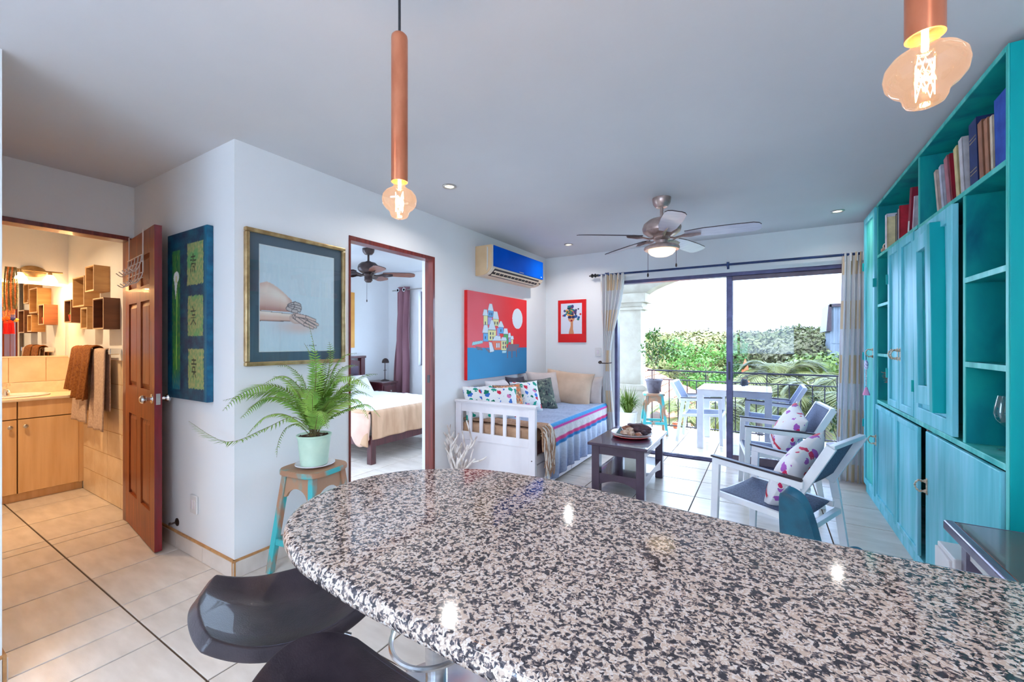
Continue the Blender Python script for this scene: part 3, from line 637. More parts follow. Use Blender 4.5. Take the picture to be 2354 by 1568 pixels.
# 3 red and blue village canvas
rp_ = thing('village_canvas', 'large red and blue canvas of stacked white-roofed houses under a white moon', 'painting', (-2.56, 3.96, .963))
q = MB(); q.box(XL+.001, XL+.039, 3.348, 4.566, .963, 1.868); q.build('canvas', mat('canvas_edge', S(214, 24, 30), S(196, 14, 22), rough=.5, scale=10), rp_)
def R4(x0, y0_, x1, y1_): return [(x0, y0_), (x1, y0_), (x1, y1_), (x0, y1_)]
WH = S(206, 218, 226); YE = S(222, 216, 150); BL = S(90, 160, 214); PU = S(156, 150, 204); GN = S(70, 160, 90); OR = S(226, 108, 76); GY = S(112, 100, 116); PB = S(170, 210, 222)
VIL = [(S(150, 206, 214), [(.06, .385), (.22, .41), (.22, .445), (.07, .425)]), (GY, [(.11, .375), (.20, .36), (.22, .33), (.14, .335)]), (GY, [(.24, .36), (.31, .34), (.36, .30), (.31, .30)]),
       (YE, R4(.23, .62, .295, .735)), (WH, [(.215, .735), (.30, .735), (.285, .81), (.235, .81)]), (PU, R4(.295, .63, .365, .725)), (BL, R4(.30, .725, .385, .80)), (WH, [(.295, .80), (.39, .80), (.365, .885), (.32, .885)]),
       (YE, R4(.375, .62, .475, .705)), (WH, [(.375, .705), (.48, .705), (.45, .80), (.39, .80)]), (BL, R4(.225, .43, .31, .53)), (WH, [(.21, .53), (.32, .53), (.29, .63), (.235, .63)]),
       (YE, R4(.30, .44, .43, .57)), (WH, [(.30, .57), (.43, .57), (.38, .69), (.345, .69)]), (PU, R4(.44, .50, .49, .60)), (BL, R4(.47, .53, .555, .61)), (WH, [(.455, .61), (.57, .61), (.525, .685), (.495, .685)]),
       (GN, R4(.555, .41, .635, .525)), (WH, [(.55, .525), (.64, .525), (.625, .60), (.565, .60)]), (PU, R4(.645, .42, .69, .48)), (WH, [(.635, .48), (.695, .48), (.68, .545), (.645, .545)]), (YE, R4(.69, .40, .73, .46)), (WH, [(.68, .46), (.745, .46), (.735, .505), (.69, .505)]),
       (WH, [(.31, .43), (.36, .42), (.40, .31), (.33, .30)]), (OR, [(.36, .44), (.515, .44), (.515, .325), (.40, .325)]), (WH, [(.36, .44), (.52, .44), (.50, .50), (.42, .505)]), (YE, R4(.515, .32, .61, .44)), (WH, [(.50, .44), (.62, .44), (.60, .485), (.53, .49)]), (GN, R4(.61, .40, .645, .46)),
       (WH, R4(.43, .355, .455, .415)), (WH, R4(.465, .355, .49, .415)), (PB, [(.53, .285), (.60, .285), (.61, .32), (.53, .32)]),
       (GY, [(.615, .305), (.80, .305), (.85, .40), (.635, .395)]), (S(120, 92, 110), R4(.62, .22, .637, .31)), (S(120, 92, 110), R4(.70, .22, .717, .31)), (S(120, 92, 110), R4(.785, .225, .802, .31)), (S(120, 92, 110), R4(.835, .28, .848, .39))]
WIN = [(.25, .63, .28), (.32, .745, .06), (.35, .745, .06), (.40, .64, .05), (.44, .64, .05), (.25, .46, .05), (.33, .46, .05), (.37, .46, .05), (.33, .51, .05), (.37, .51, .05), (.50, .55, .05), (.54, .345, .05), (.58, .345, .05), (.54, .395, .05), (.58, .395, .05)]
def village(u, v):
    nz = n3(u*5, v*5, 3)
    if v > .36-.01*u: c = mixc(S(226, 24, 34), S(226, 92, 104), sm(.75, .05, u)*.75+.15*nz)
    else: c = mixc(S(0, 110, 158), S(0, 138, 190), sm(.9, .1, u)*.9+.2*nz)
    if math.hypot((u-.815)/.10, (v-.735)/.135) < 1: return S(208, 216, 222)
    edge = None
    for col, P_ in VIL:
        if inpoly(P_, u, v):
            c = col
            for i in range(len(P_)):
                if seg_d(u, v, *P_[i-1], *P_[i])[0] < .0028: c = mixc(col, S(60, 80, 90), .8)
    for (x, y, h) in WIN:
        if 0 < u-x < .018 and 0 < v-y < .035: c = S(60, 70, 92)
    return c
picture(lambda u, v: (XL+.0395, 3.349+1.216*u, .964+.903*v), 'painted_face', 1, 1, village, 260, 220, M['paint'], rp_)
# 4 red framed print of a figure with flowers
pp = thing('red_framed_print', 'small red framed print of a woman with a floral headdress', 'picture', (-2.19, 5.17, 1.345))
q = MB(); q.box(-2.388, -1.990, 5.163, 5.179, 1.345, 1.909); q.build('frame', mat('red_frame', S(214, 14, 18), S(198, 8, 12), rough=.4, scale=6), pp, bev=.002)
random.seed(3); FL = [(random.gauss(.5, .17), random.gauss(.72, .10), random.uniform(.035, .075), random.choice([S(40, 80, 140), S(60, 120, 90), S(200, 60, 60), S(40, 46, 60), S(220, 150, 60), S(70, 60, 110), S(30, 110, 120)])) for _ in range(60)]
def figure(u, v):
    c = S(206, 208, 220)
    if abs(u-.5) < .12-.10*sm(.0, .34, v)+.0 and v < .42: c = S(196, 132, 96)
    if abs(u-.5-.02) < .055 and v < .45: c = S(196, 132, 96)
    if math.hypot((u-.5)/.16, (v-.53)/.15) < 1: c = S(204, 140, 104)
    if math.hypot((u-.42)/.09, (v-.55)/.05) < 1 or math.hypot((u-.60)/.09, (v-.55)/.05) < 1: c = S(40, 44, 84)
    if math.hypot((u-.51)/.05, (v-.43)/.03) < 1: c = S(150, 20, 30)
    for (x, y, r, col) in FL:
        if y > .62 or abs(x-.5) > .19:
            if math.hypot((u-x), (v-y)*1.4) < r: c = col
    return c
picture(lambda u, v: (-2.345+.30*u, 5.1625, 1.458+.405*v), 'print', 1, 1, figure, 80, 110, M['print'], pp)
# ------------------------------------------------------------------ daybed
M['wwood'] = mat('white_lacquer', S(226, 222, 226), S(214, 209, 214), rough=.38, scale=4, st=(1, 1, .4), bump=.02)
M['mattr'] = mat('brown_cover', S(112, 80, 82), S(96, 66, 70), rough=.9, scale=30, bump=.1, bs=300)
db = thing('daybed', 'white wooden daybed with slatted footboard along the left wall', 'bed', (-2.13, 4.17, 0))
for (ya, yb) in ((3.20, 3.24), (5.11, 5.15)):
    q = MB(); q.box(-2.572, -2.505, ya, yb, 0, .775); q.build('post', M['wwood'], db, bev=.004); q = MB(); q.box(-1.765, -1.698, ya, yb, 0, .775); q.build('post', M['wwood'], db, bev=.004)
    q = MB(); q.box(-2.577, -1.683, ya-.012, yb+.012, .775, .792); q.box(-2.577, -1.688, ya-.006, yb+.006, .764, .776); q.build('cap_rail', M['wwood'], db, bev=.003)
    q = MB(); q.box(-2.505, -1.765, ya+.008, yb-.008, .685, .766); q.build('upper_rail', M['wwood'], db)
    q = MB(); q.box(-2.505, -1.765, ya+.008, yb-.008, .415, .49); q.build('lower_rail', M['wwood'], db, bev=.002)
    q = MB(); q.box(-2.505, -1.765, ya+.014, yb-.012, .03, .415); q.build('end_panel', M['wwood'], db)
    for a, b in ((.117, .158), (.283, .328), (.458, .502), (.636, .68), (.824, .869)):
        q = MB(); q.box(-2.505+.74*a, -2.505+.74*b, ya+.011, yb-.011, .49, .686); q.build('slat', M['wwood'], db)
q = MB(); q.box(-2.565, -2.545, 3.24, 5.11, .12, .30); q.build('side_rail', M['wwood'], db)
q = MB(); q.box(-1.735, -1.715, 3.24, 5.11, .27, .34); q.build('side_rail', M['wwood'], db)
for a, b in ((3.26, 4.02), (4.03, 5.09)):
    q = MB(); q.box(-1.73, -1.708, a, b, .035, .262); q.build('drawer', M['wwood'], db, bev=.003)
q = MB(); q.cyl((-1.73, 3.199, .31), (-1.73, 3.196, .31), .005, n=8); q.build('bolt', M['darkmetal'], db)
q = MB(); q.box(-2.54, -1.735, 3.246, 5.105, .30, .47); q.build('base_cushion', M['mattr'], db, bev=.03, seg=4)
mt = MB(); mt.box(-2.54, -1.735, 3.25, 5.10, .44, .575); mt.build('mattress', mat('sand_sheet', S(188, 152, 124), S(170, 134, 106), rough=.9, scale=14), db, bev=.035, seg=4)
# striped blanket
M['weave'] = attr_mat('woven_blanket', rough=.95, bump=.6)
NB, NV = 120, 110
def bl_pos(u, v):
    y = 3.36+1.725*u; w_ = n3(u*6, v*3, 2)
    s_ = v*1.30
    if s_ < .78: x = -2.50+s_; z = .588+.010*w_+.012*n3(u*11, v*9, 7)
    else:
        k = s_-.78; a = min(k/.06, 1)*PI/2
        x = -1.72+.038*math.sin(a)+.004; z = .588-.038*(1-math.cos(a))-max(0, k-.06)*(1-.10*u+.06*n3(u*4, 1))
        f_ = sm(.05, .4, k); x += f_*(.016*math.sin(u*62+2*n3(u*5, 3))+.02*w_+.012)
    return (x, y, z)
def bl_col(u, v):
    s_ = v*1.30; g_ = n3(u*60, v*90, 1)*.5+n3(u*140, v*200, 4)*.5
    base = mixc(S(172, 186, 210), S(122, 138, 170), .45+.7*g_)
    k = s_-.80
    bands = [(.0, .03, S(70, 150, 205)), (.03, .06, S(206, 60, 150)), (.06, .135, S(214, 206, 206)), (.135, .17, S(206, 60, 120)), (.17, .205, S(40, 120, 180))]
    for a, b, c in bands:
        if a <= k < b: return mixc(c, tuple(x*.75 for x in c), .5+g_)
    if k >= .205:
        st_ = .5+.5*math.sin(u*62+2*n3(u*5, 3)+.8); c = mixc(S(196, 206, 222), S(92, 112, 158), sm(.205, .5, k)*.55+.35*(1-st_)+.3*g_)  # fold shade mixed into the colour in step with the folds, bluer towards hem
        return c
    return base
mb = MB(); mb.grid(bl_pos, NB, NV); me = mb.mesh('blanket', M['weave'], None, True, 180)
ca = me.color_attributes.new('Col', 'FLOAT_COLOR', 'POINT'); buf = []
for j in range(NV+1):
    for i in range(NB+1): buf += [*bl_col(i/NB, j/NV), 1.0]
ca.data.foreach_set('color', buf)
bk = bpy.data.objects.new('striped_blanket', me); COL.objects.link(bk); m_ = bk.modifiers.new('thick', 'SOLIDIFY'); m_.thickness = .006; m_.offset = 0
tag(bk, 'blue striped woven blanket with magenta bands draped over the daybed side', 'blanket')
# fringed throw at the footboard end
M['tan'] = mat('tan_knit', S(176, 140, 112), S(148, 112, 88), rough=.95, scale=40, bump=.2, bs=200)
th = thing('fringed_throw', 'tan throw with long fringe at the near end of the daybed', 'throw', (-1.9, 3.36, .58))
def th_pos(u, v):
    s_ = v*1.0; y = 3.255+.19*u+.02*n3(u*3, v*5)
    if s_ < .78: return (-2.52+s_, y, .598+.012*n3(u*4, v*8, 3))
    k = s_-.78; a = min(k/.08, 1)*PI/2; return (-1.70+.05*math.sin(a), y, .598-.05*(1-math.cos(a))-max(0, k-.06))
q = MB(); q.grid(th_pos, 14, 60); q.build('fabric', M['tan'], th, smooth=True, solid=.012, ang=180)
random.seed(5); q = MB(); q2 = MB()
for i in range(80):
    u = random.random(); y = 3.262+.19*u; x = -1.645+random.uniform(-.01, .018); ln = random.uniform(.24, .36); z = random.uniform(.50, .60)
    pts = [(x-.03, y, z+.01), (x+.006, y+random.uniform(-.006, .006), z-.02)]+[(x+.012+random.uniform(-.008, .008), y+random.uniform(-.018, .018)+.03*k*(.5-u), z-.02-ln*k) for k in (.25, .5, .75, 1)]
    (q if i % 3 else q2).tube(crom(pts, 3), [.0052]*15+[.0035], 5)
a_ = q.build('fringe', M['tan'], th, smooth=True); a_['kind'] = 'stuff'
b_ = q2.build('pale_fringe', mat('pale_yarn', S(218, 206, 196), rough=.95, scale=40), th, smooth=True); b_['kind'] = 'stuff'
ts = thing('tassel', 'small red and white tassel hanging below the throw fringe', 'tassel', (-1.63, 3.30, .30))
q = MB(); q.lathe([(.0, .305), (.010, .30), (.013, .285), (.009, .27), (.0, .268)], 10, (-1.63, 3.30, 0)); q.build('bead', mat('red_bead', S(214, 70, 60), rough=.6, scale=20), ts, smooth=True)
q = MB()
for i in range(14): q.tube([(-1.63+random.uniform(-.004, .004), 3.30+random.uniform(-.004, .004), .272), (-1.63+random.uniform(-.02, .02), 3.30+random.uniform(-.022, .022), random.uniform(.12, .16))], .003, 5)
q.build('strands', M['wplastic'], ts)
# ------------------------------------------------------------------ cushions
def cushion_mesh(w, h, t_, nu=22, ear=.05):
    mb = MB(); vs_ = []; fs = []
    def P(a, b, s_):
        f_ = max(0, (1-abs(a)**2.4))**.5*max(0, (1-abs(b)**2.4))**.5
        px = a*w/2*(1-ear*(1-b*b)*1.0+ear*.5*abs(a*b)); py = b*h/2*(1-ear*(1-a*a)+ear*.5*abs(a*b))
        return (px, s_*(t_/2*f_+.004)+.004*n3(a*3+w, b*3, s_), py)
    for s_ in (-1, 1): mb.grid(lambda u, v: P(2*u-1, 2*v-1, s_), nu, nu)
    n_ = nu+1; e = [i for i in range(n_)]+[j*n_+nu for j in range(1, n_)]+[nu*n_+i for i in range(nu-1, -1, -1)]+[j*n_ for j in range(nu-1, 0, -1)]
    o = n_*n_; L_ = len(e)
    mb.f += [(e[k], e[(k+1) % L_], o+e[(k+1) % L_], o+e[k]) for k in range(L_)]; mb.m += [0]*L_
    return mb, P
def floral(name, bg, cols, scale, thr=.5, rough=.85, dist=.0):
    m, t, N, L, b = nt(name); setp(b, rough, 0, .2, 0, .2)
    tc = N.new('ShaderNodeTexCoord'); vo = N.new('ShaderNodeTexVoronoi'); vo.inputs['Scale'].default_value = scale
    dn = N.new('ShaderNodeTexNoise'); dn.inputs['Scale'].default_value = scale*1.3; L.new(tc.outputs['Object'], dn.inputs['Vector'])
    sc = N.new('ShaderNodeVectorMath'); sc.operation = 'SCALE'; sc.inputs['Scale'].default_value = 1.1/scale; L.new(dn.outputs['Color'], sc.inputs[0])
    ad = N.new('ShaderNodeVectorMath'); ad.operation = 'ADD'; L.new(tc.outputs['Object'], ad.inputs[0]); L.new(sc.outputs[0], ad.inputs[1]); L.new(ad.outputs[0], vo.inputs['Vector'])
    sp = N.new('ShaderNodeSeparateColor'); L.new(vo.outputs['Color'], sp.inputs[0])
    rp = N.new('ShaderNodeValToRGB'); rp.color_ramp.interpolation = 'CONSTANT'; cr = rp.color_ramp
    cr.elements[0].position = 0; cr.elements[0].color = (*cols[0], 1); cr.elements[1].position = 1/len(cols); cr.elements[1].color = (*cols[1], 1)
    for i, c in enumerate(cols[2:]):
        e = cr.elements.new((i+2)/len(cols)); e.color = (*c, 1)
    L.new(sp.outputs[0], rp.inputs['Fac'])
    lt = N.new('ShaderNodeMath'); lt.operation = 'LESS_THAN'; lt.inputs[1].default_value = thr; L.new(vo.outputs['Distance'], lt.inputs[0])
    mx = N.new('ShaderNodeMix'); mx.data_type = 'RGBA'; mx.inputs['A'].default_value = (*bg, 1); L.new(rp.outputs['Color'], mx.inputs['B']); L.new(lt.outputs[0], mx.inputs['Factor'])
    L.new(mx.outputs['Result'], b.inputs['Base Color']); return m
M['fl_a'] = floral('floral_white', S(226, 232, 236), [S(20, 120, 96), S(60, 110, 190), S(200, 40, 70), S(24, 150, 130), S(226, 232, 236), S(80, 140, 205), S(210, 120, 170)], 17, .42)
M['fl_o'] = floral('ornate_orange', S(178, 130, 96), [S(216, 108, 50), S(120, 84, 66), S(210, 170, 130), S(140, 90, 60)], 46, .55)
M['fl_g'] = floral('paisley_dark', S(84, 92, 86), [S(52, 62, 66), S(128, 134, 116), S(72, 98, 84), S(44, 46, 54)], 34, .5)
M['fl_c'] = floral('flowers_red_purple', S(228, 222, 224), [S(206, 40, 90), S(228, 222, 224), S(168, 90, 180), S(228, 222, 224), S(210, 70, 90), S(228, 222, 224)], 16, .40)
M['tanv'] = mat('tan_velvet', S(204, 176, 152), S(186, 156, 132), rough=.9, scale=5, sheen=.4)
M['taupe'] = mat('taupe_cotton', S(198, 184, 178), S(182, 168, 164), rough=.9, scale=6)
M['offw'] = mat('white_cotton', S(222, 216, 216), S(206, 200, 204), rough=.9, scale=6)
M['navyc'] = mat('navy_cotton', S(70, 66, 78), S(52, 50, 62), rough=.9, scale=10)
M['pipe_red'] = mat('red_ribbon', S(206, 34, 60), rough=.7, scale=20)
def cushion(loc, w, h, t_, yaw, tilt, roll, m, label, piping=None, grp='cushions on the daybed'):
    """faces local -y before turning by yaw; tilt leans the top back"""
    mb, P = cushion_mesh(w, h, t_)
    o = thing('cushion', label, 'cushion', loc, 0, grp)
    o.rotation_euler = Euler((tilt, roll, yaw), 'XYZ')
    mb.build('cover', m, o, smooth=True, ang=180, local=True)
    if piping:
        q = MB(); n_ = 14; ring = [(-1+2*i/n_, -1) for i in range(n_)]+[(1, -1+2*i/n_) for i in range(n_)]+[(1-2*i/n_, 1) for i in range(n_)]+[(-1, 1-2*i/n_) for i in range(n_)]
        q.tube([(P(a, b, 1)[0], 0, P(a, b, 1)[2]) for a, b in ring], .005, 6, closed=True); q.build('piping', piping, o, smooth=True, local=True)
    return o
HP = PI/2
cushion((-2.43, 3.43, .745), .36, .33, .13, math.radians(62), math.radians(-17), .0, M['fl_a'], 'floral cushion furthest left in the corner behind the footboard')
cushion((-2.27, 3.52, .735), .38, .33, .14, math.radians(50), math.radians(-20), .03, M['fl_a'], 'white floral cushion second from the footboard, overlapping the corner one')
cushion((-2.45, 3.82, .76), .46, .36, .14, HP, math.radians(-14), 0, M['offw'], 'plain white cushion behind the orange patterned one')
cushion((-2.25, 3.68, .745), .33, .33, .12, math.radians(66), math.radians(-20), 0, M['fl_o'], 'orange and brown ornate cushion with dark piping', M['navyc'])
cushion((-2.42, 4.13, .765), .40, .37, .12, HP, math.radians(-13), .06, M['navyc'], 'dark navy cushion half hidden behind the floral one')
cushion((-2.24, 4.02, .745), .34, .35, .12, math.radians(60), math.radians(-22), 0, M['fl_a'], 'white floral cushion leaning against the dark green one')
cushion((-2.20, 4.29, .745), .36, .36, .13, math.radians(60), math.radians(-20), -.04, M['fl_g'], 'dark green paisley cushion in the middle of the row', M['navyc'])
cushion((-2.33, 4.63, .775), .46, .42, .15, math.radians(64), math.radians(-20), .05, M['taupe'], 'square taupe cushion left of the large tan pillow')
cushion((-2.13, 4.90, .765), .60, .44, .19, math.radians(12), math.radians(-22), .10, M['tanv'], 'large tan pillow leaning in the far corner of the daybed')
cushion((-1.90, 5.03, .735), .34, .36, .10, math.radians(0), math.radians(-10), 0, M['taupe'], 'grey taupe pillow peeking out behind the large tan pillow')
# ------------------------------------------------------------------ coral-like driftwood sculpture
M['coralw'] = mat('whitewashed_wood', S(228, 218, 212), S(168, 150, 142), rough=.7, scale=22, st=(1, 1, .4), lo=.38, hi=.55, bump=.3, bs=60)
cor = thing('branch_sculpture', 'whitewashed branching driftwood sculpture standing beside the daybed footboard', 'sculpture', (-2.43, 3.04, 0))
random.seed(11)
def branch(q, p, d, r, ln, lev):
    p = Vector(p); d = Vector(d).normalized(); pts = [p]; c = p.copy(); dd = d.copy()
    for k in range(4):
        dd = (dd+Vector((random.uniform(-.12, .15), random.uniform(-.1, .1), .10+random.uniform(0, .12)))).normalized(); c = c+dd*ln/4; pts.append(c.copy())
    rr = [r*(1-.10*i/4) for i in range(5)]
    q.tube(crom(pts, 3), [r*(1-.25*i/12) for i in range(12)]+[r*.55], 7)
    if lev > 0:
        for s_ in (-1, 1):
            a = random.uniform(.45, .8)*s_; nd = (RY(a) @ dd+Vector((0, random.uniform(-.25, .25), 0))); branch(q, pts[random.choice((2, 3, 4))], nd, r*.74, ln*random.uniform(.75, .95), lev-1)
for k, (dx, dy) in enumerate(((-.55, .1), (.0, -.1), (.5, .1), (-.25, -.2), (.25, .2))):
    q = MB(); branch(q, (-2.43+dx*.05, 3.04+dy*.05, .06), (dx*.8, dy, 1.25), .015, .23, 2); q.build('branch', M['coralw'], cor, smooth=True)
q = MB(); q.lathe([(.0, 0), (.07, 0), (.075, .01), (.05, .05), (.035, .10), (.0, .13)], 14, (-2.43, 3.04, 0)); q.build('base', M['coralw'], cor, smooth=True)
# ------------------------------------------------------------------ coffee table and plate of finds
M['espresso'] = mat('espresso_wood', S(76, 58, 78), S(60, 44, 64), rough=.22, scale=5, st=(1, 8, 1), coat=.5)
ct = thing('coffee_table', 'dark wooden coffee table with lower shelf on the tiled floor', 'table', (-1.09, 3.97, 0))
X0, X1, Y0, Y1 = -1.355, -.832, 3.545, 4.40
q = MB(); q.box(X0, X1, Y0, Y1, .430, .455); q.build('tabletop', M['espresso'], ct, bev=.006, seg=3)
lx = (X0+.03, X1-.03-.07); ly = (Y0+.03, Y1-.03-.07)
for a in lx:
    for b in ly: q = MB(); q.box(a, a+.07, b, b+.07, 0, .43); q.build('leg', M['espresso'], ct, bev=.003)
for b in (Y0+.04, Y1-.06): q = MB(); q.box(lx[0]+.07, lx[1], b, b+.02, .352, .43); q.build('apron', M['espresso'], ct)
for a in (X0+.04, X1-.06): q = MB(); q.box(a, a+.02, ly[0]+.07, ly[1], .352, .43); q.build('apron', M['espresso'], ct)
def archrail(p, q_, axis):
    w_ = q_-p; pts = [(p, .185), (p, .085)]+[(p+w_*i/12, .085+.045*math.sin(PI*i/12)) for i in range(1, 12)]+[(q_, .085), (q_, .185)]
    return pts
for b in (Y0+.04, Y1-.06): q = MB(); q.prism(archrail(lx[0]+.07, lx[1], 0), lambda u, v, d: (u, d, v), b, b+.02); q.build('lower_rail', M['espresso'], ct)
for a in (X0+.04, X1-.06): q = MB(); q.prism(archrail(ly[0]+.07, ly[1], 1), lambda u, v, d: (d, u, v), a, a+.02); q.build('lower_rail', M['espresso'], ct)
q = MB(); q.box(X0+.05, X1-.05, Y0+.05, Y1-.05, .168, .183); q.build('shelf', M['espresso'], ct)
M['redlac'] = mat('red_lacquer', S(214, 16, 40), S(190, 8, 30), rough=.2, scale=6, coat=.5)
M['porc'] = mat('white_porcelain', S(222, 216, 220), S(206, 200, 206), rough=.2, scale=8, coat=.4)
pc = (-1.075, 3.97)
q = MB(); q.lathe([(.0, .456), (.09, .456), (.15, .460), (.178, .470), (.176, .474), (.14, .466), (.0, .464)], 48, (*pc, 0)); tag(q.build('charger_plate', M['redlac'], smooth=True), 'red lacquered charger plate under the white dish on the coffee table', 'plate')
q = MB(); q.lathe([(.0, .470), (.08, .470), (.14, .476), (.188, .494), (.186, .499), (.14, .484), (.0, .478)], 48, (*pc, 0)); tag(q.build('dish', M['porc'], smooth=True), 'white rimmed dish holding shells on the coffee table', 'dish')
M['drift'] = mat('dark_driftwood', S(92, 64, 74), S(56, 38, 48), rough=.6, scale=16, st=(1, 3, 1), bump=.4, bs=40)
def blob(c, sx, sy, sz, seed, amp=.25, n_=18, m_=12, R=None):
    mb = MB(); mb.ell((0, 0, 0), 1, 1, 1, n_, m_); v = []
    for p in mb.v:
        p = Vector(p); k = 1+amp*n3(p.x*1.6+seed, p.y*1.6, p.z*1.6)+amp*.5*n3(p.x*4, p.y*4+seed, p.z*4); p = Vector((p.x*sx*k, p.y*sy*k, p.z*sz*k)); v.append(Vector(c)+((R @ p) if R else p))
    mb.v = [tuple(p) for p in v]; return mb
tag(blob((-1.035, 4.055, .525), .15, .05, .04, 3, .35, R=RZ(-.35)).build('driftwood', M['drift'], smooth=True), 'dark curved driftwood piece lying across the dish', 'driftwood')
q = MB(); q.lathe([(.0, .04), (.042, -.025), (.0, -.025)], 4, (-1.17, 3.93, .505), RZ(.5)); tag(q.build('pyramid_stone', mat('teal_stone', S(64, 104, 110), S(50, 82, 90), rough=.4, scale=12)), 'small teal pyramid stone on the left of the dish', 'stone')
M['shell'] = mat('shell', S(206, 182, 160), S(160, 118, 94), rough=.45, scale=26, detail=5, bump=.3, bs=50)
M['shell2'] = mat('brown_shell', S(166, 110, 84), S(112, 68, 54), rough=.45, scale=26, bump=.3, bs=50)
for k, (x, y, z, s_, mm, lb) in enumerate([(-1.11, 3.885, .503, .034, 'shell', 'pale round shell in front of the teal pyramid stone'), (-1.045, 3.865, .500, .032, 'shell', 'cream shell in the front middle of the dish'), (-.985, 3.875, .500, .030, 'shell2', 'brown shell at the front right of the dish'), (-1.13, 4.03, .512, .040, 'shell2', 'reddish shell at the back left of the dish'), (-.955, 3.96, .500, .033, 'drift', 'dark pod at the right rim of the dish'), (-1.09, 3.97, .512, .036, 'shell', 'knobbly shell in the centre of the dish')]):
    tag(blob((x, y, z), s_*1.25, s_*.9, s_*.75, 10+k*3, .4, 14, 10, RZ(k*1.1)).build('seashell', M[mm], smooth=True), lb, 'shell', 'shells on the dish')
# ------------------------------------------------------------------ armchairs
M['alu'] = mat('white_aluminium', S(222, 224, 230), S(208, 211, 219), rough=.35, scale=6)
M['sling'] = mat('blue_grey_mesh', S(84, 96, 126), S(58, 68, 98), rough=.7, scale=120, detail=2, bump=.35, bs=500)
M['armtop'] = mat('dark_armrest', S(54, 48, 60), S(40, 36, 46), rough=.45, scale=10)
def armchair(loc, rz, label, grp):
    c_ = thing('sling_armchair', label, 'chair', (*loc, 0), rz, grp)
    W = .252
    for s_ in (-1, 1):
        x = s_*W
        q = MB(); q.bar((x, .245, 0), (x, .225, .605), .026, .040, (0, 1, 0), w2=.026, h2=.046); q.build('leg', M['alu'], c_, bev=.003, local=True)
        q = MB(); q.bar((x, -.30, 0), (x, -.245, .40), .026, .040, (0, 1, 0)); q.bar((x, -.245, .40), (x, -.215, .585), .026, .044, (0, 1, 0)); q.build('leg', M['alu'], c_, bev=.003, local=True)
        q = MB(); q.bar((x, .247, .603), (x, -.255, .575), .030, .038); q.build('arm', M['alu'], c_, bev=.003, local=True)
        q = MB(); q.bar((x, .255, .626), (x, -.25, .599), .040, .012); q.build('armrest', M['armtop'], c_, bev=.003, local=True)
        q = MB(); q.bar((s_*.236, .235, .392), (s_*.236, -.235, .362), .024, .034); q.build('seat_rail', M['alu'], c_, bev=.002, local=True)
        q = MB(); q.bar((s_*.236, -.215, .50), (s_*.236, -.375, .80), .024, .046, (0, 1, 0)); q.build('back_rail', M['alu'], c_, bev=.003, local=True)
    q = MB(); q.bar((-W, .238, .375), (W, .238, .375), .03, .03); q.build('front_rail', M['alu'], c_, bev=.002, local=True)
    q = MB(); q.bar((-W, -.255, .33), (W, -.255, .33), .03, .03); q.build('rear_rail', M['alu'], c_, bev=.002, local=True)
    q = MB(); q.bar((-.236, -.373, .798), (.236, -.373, .798), .03, .022); q.build('top_rail', M['alu'], c_, bev=.003, local=True)
    q = MB(); q.grid(lambda u, v: (-.225+.45*u, .235-.45*v, .404-.03*v-.012*math.sin(PI*u)), 10, 10); q.build('seat_sling', M['sling'], c_, smooth=True, solid=.006, local=True)
    q = MB(); q.grid(lambda u, v: (-.225+.45*u, -.245-.115*v-.010*math.sin(PI*u)+.012, .555+.235*v), 10, 10); q.build('back_sling', M['sling'], c_, smooth=True, solid=.006, local=True)
    return c_
ch1 = armchair((.05, 3.06), math.radians(66), 'white sling armchair nearest the counter, turned towards the coffee table', 'white sling armchairs')
ch2 = dup(ch1, (.075, 4.40, 0), math.radians(97), 'white sling armchair in front of the glass balcony pane')
ch3 = dup(ch1, (-.72, 6.28, 0), math.radians(-90), 'white sling armchair on the balcony, at the left of the table')
ch4 = dup(ch1, (.04, 6.26, 0), math.radians(90), 'white sling armchair on the balcony, at the right of the table')
def chair_cushion(c_, label, sc=1.0):
    mw = wm(c_); p = mw @ Vector((.02, -.105, .565)); rz = c_.rotation_euler.z
    o = cushion(p, .42, .42, .16, rz+PI, math.radians(-27), .25, M['fl_c'], label, None, 'flowered cushions on the armchairs')
    q = MB(); q.bar((-.17, -.055, -.15), (.17, -.055, -.15), .004, .022, (0, 1, 0)); 
    mb2, P = cushion_mesh(.42, .42, .16)
    q = MB(); q.grid(lambda u, v: (Vector(P(-.95+1.9*u, -.62+.09*v, -1))+Vector((0, -.002, 0))), 20, 1); q.build('ribbon_stripe', M['pipe_red'], o, local=True)
    return o
chair_cushion(ch1, 'white cushion with red and purple flowers on the armchair nearest the counter')
chair_cushion(ch2, 'white flowered cushion with red stripe on the armchair by the glass pane')
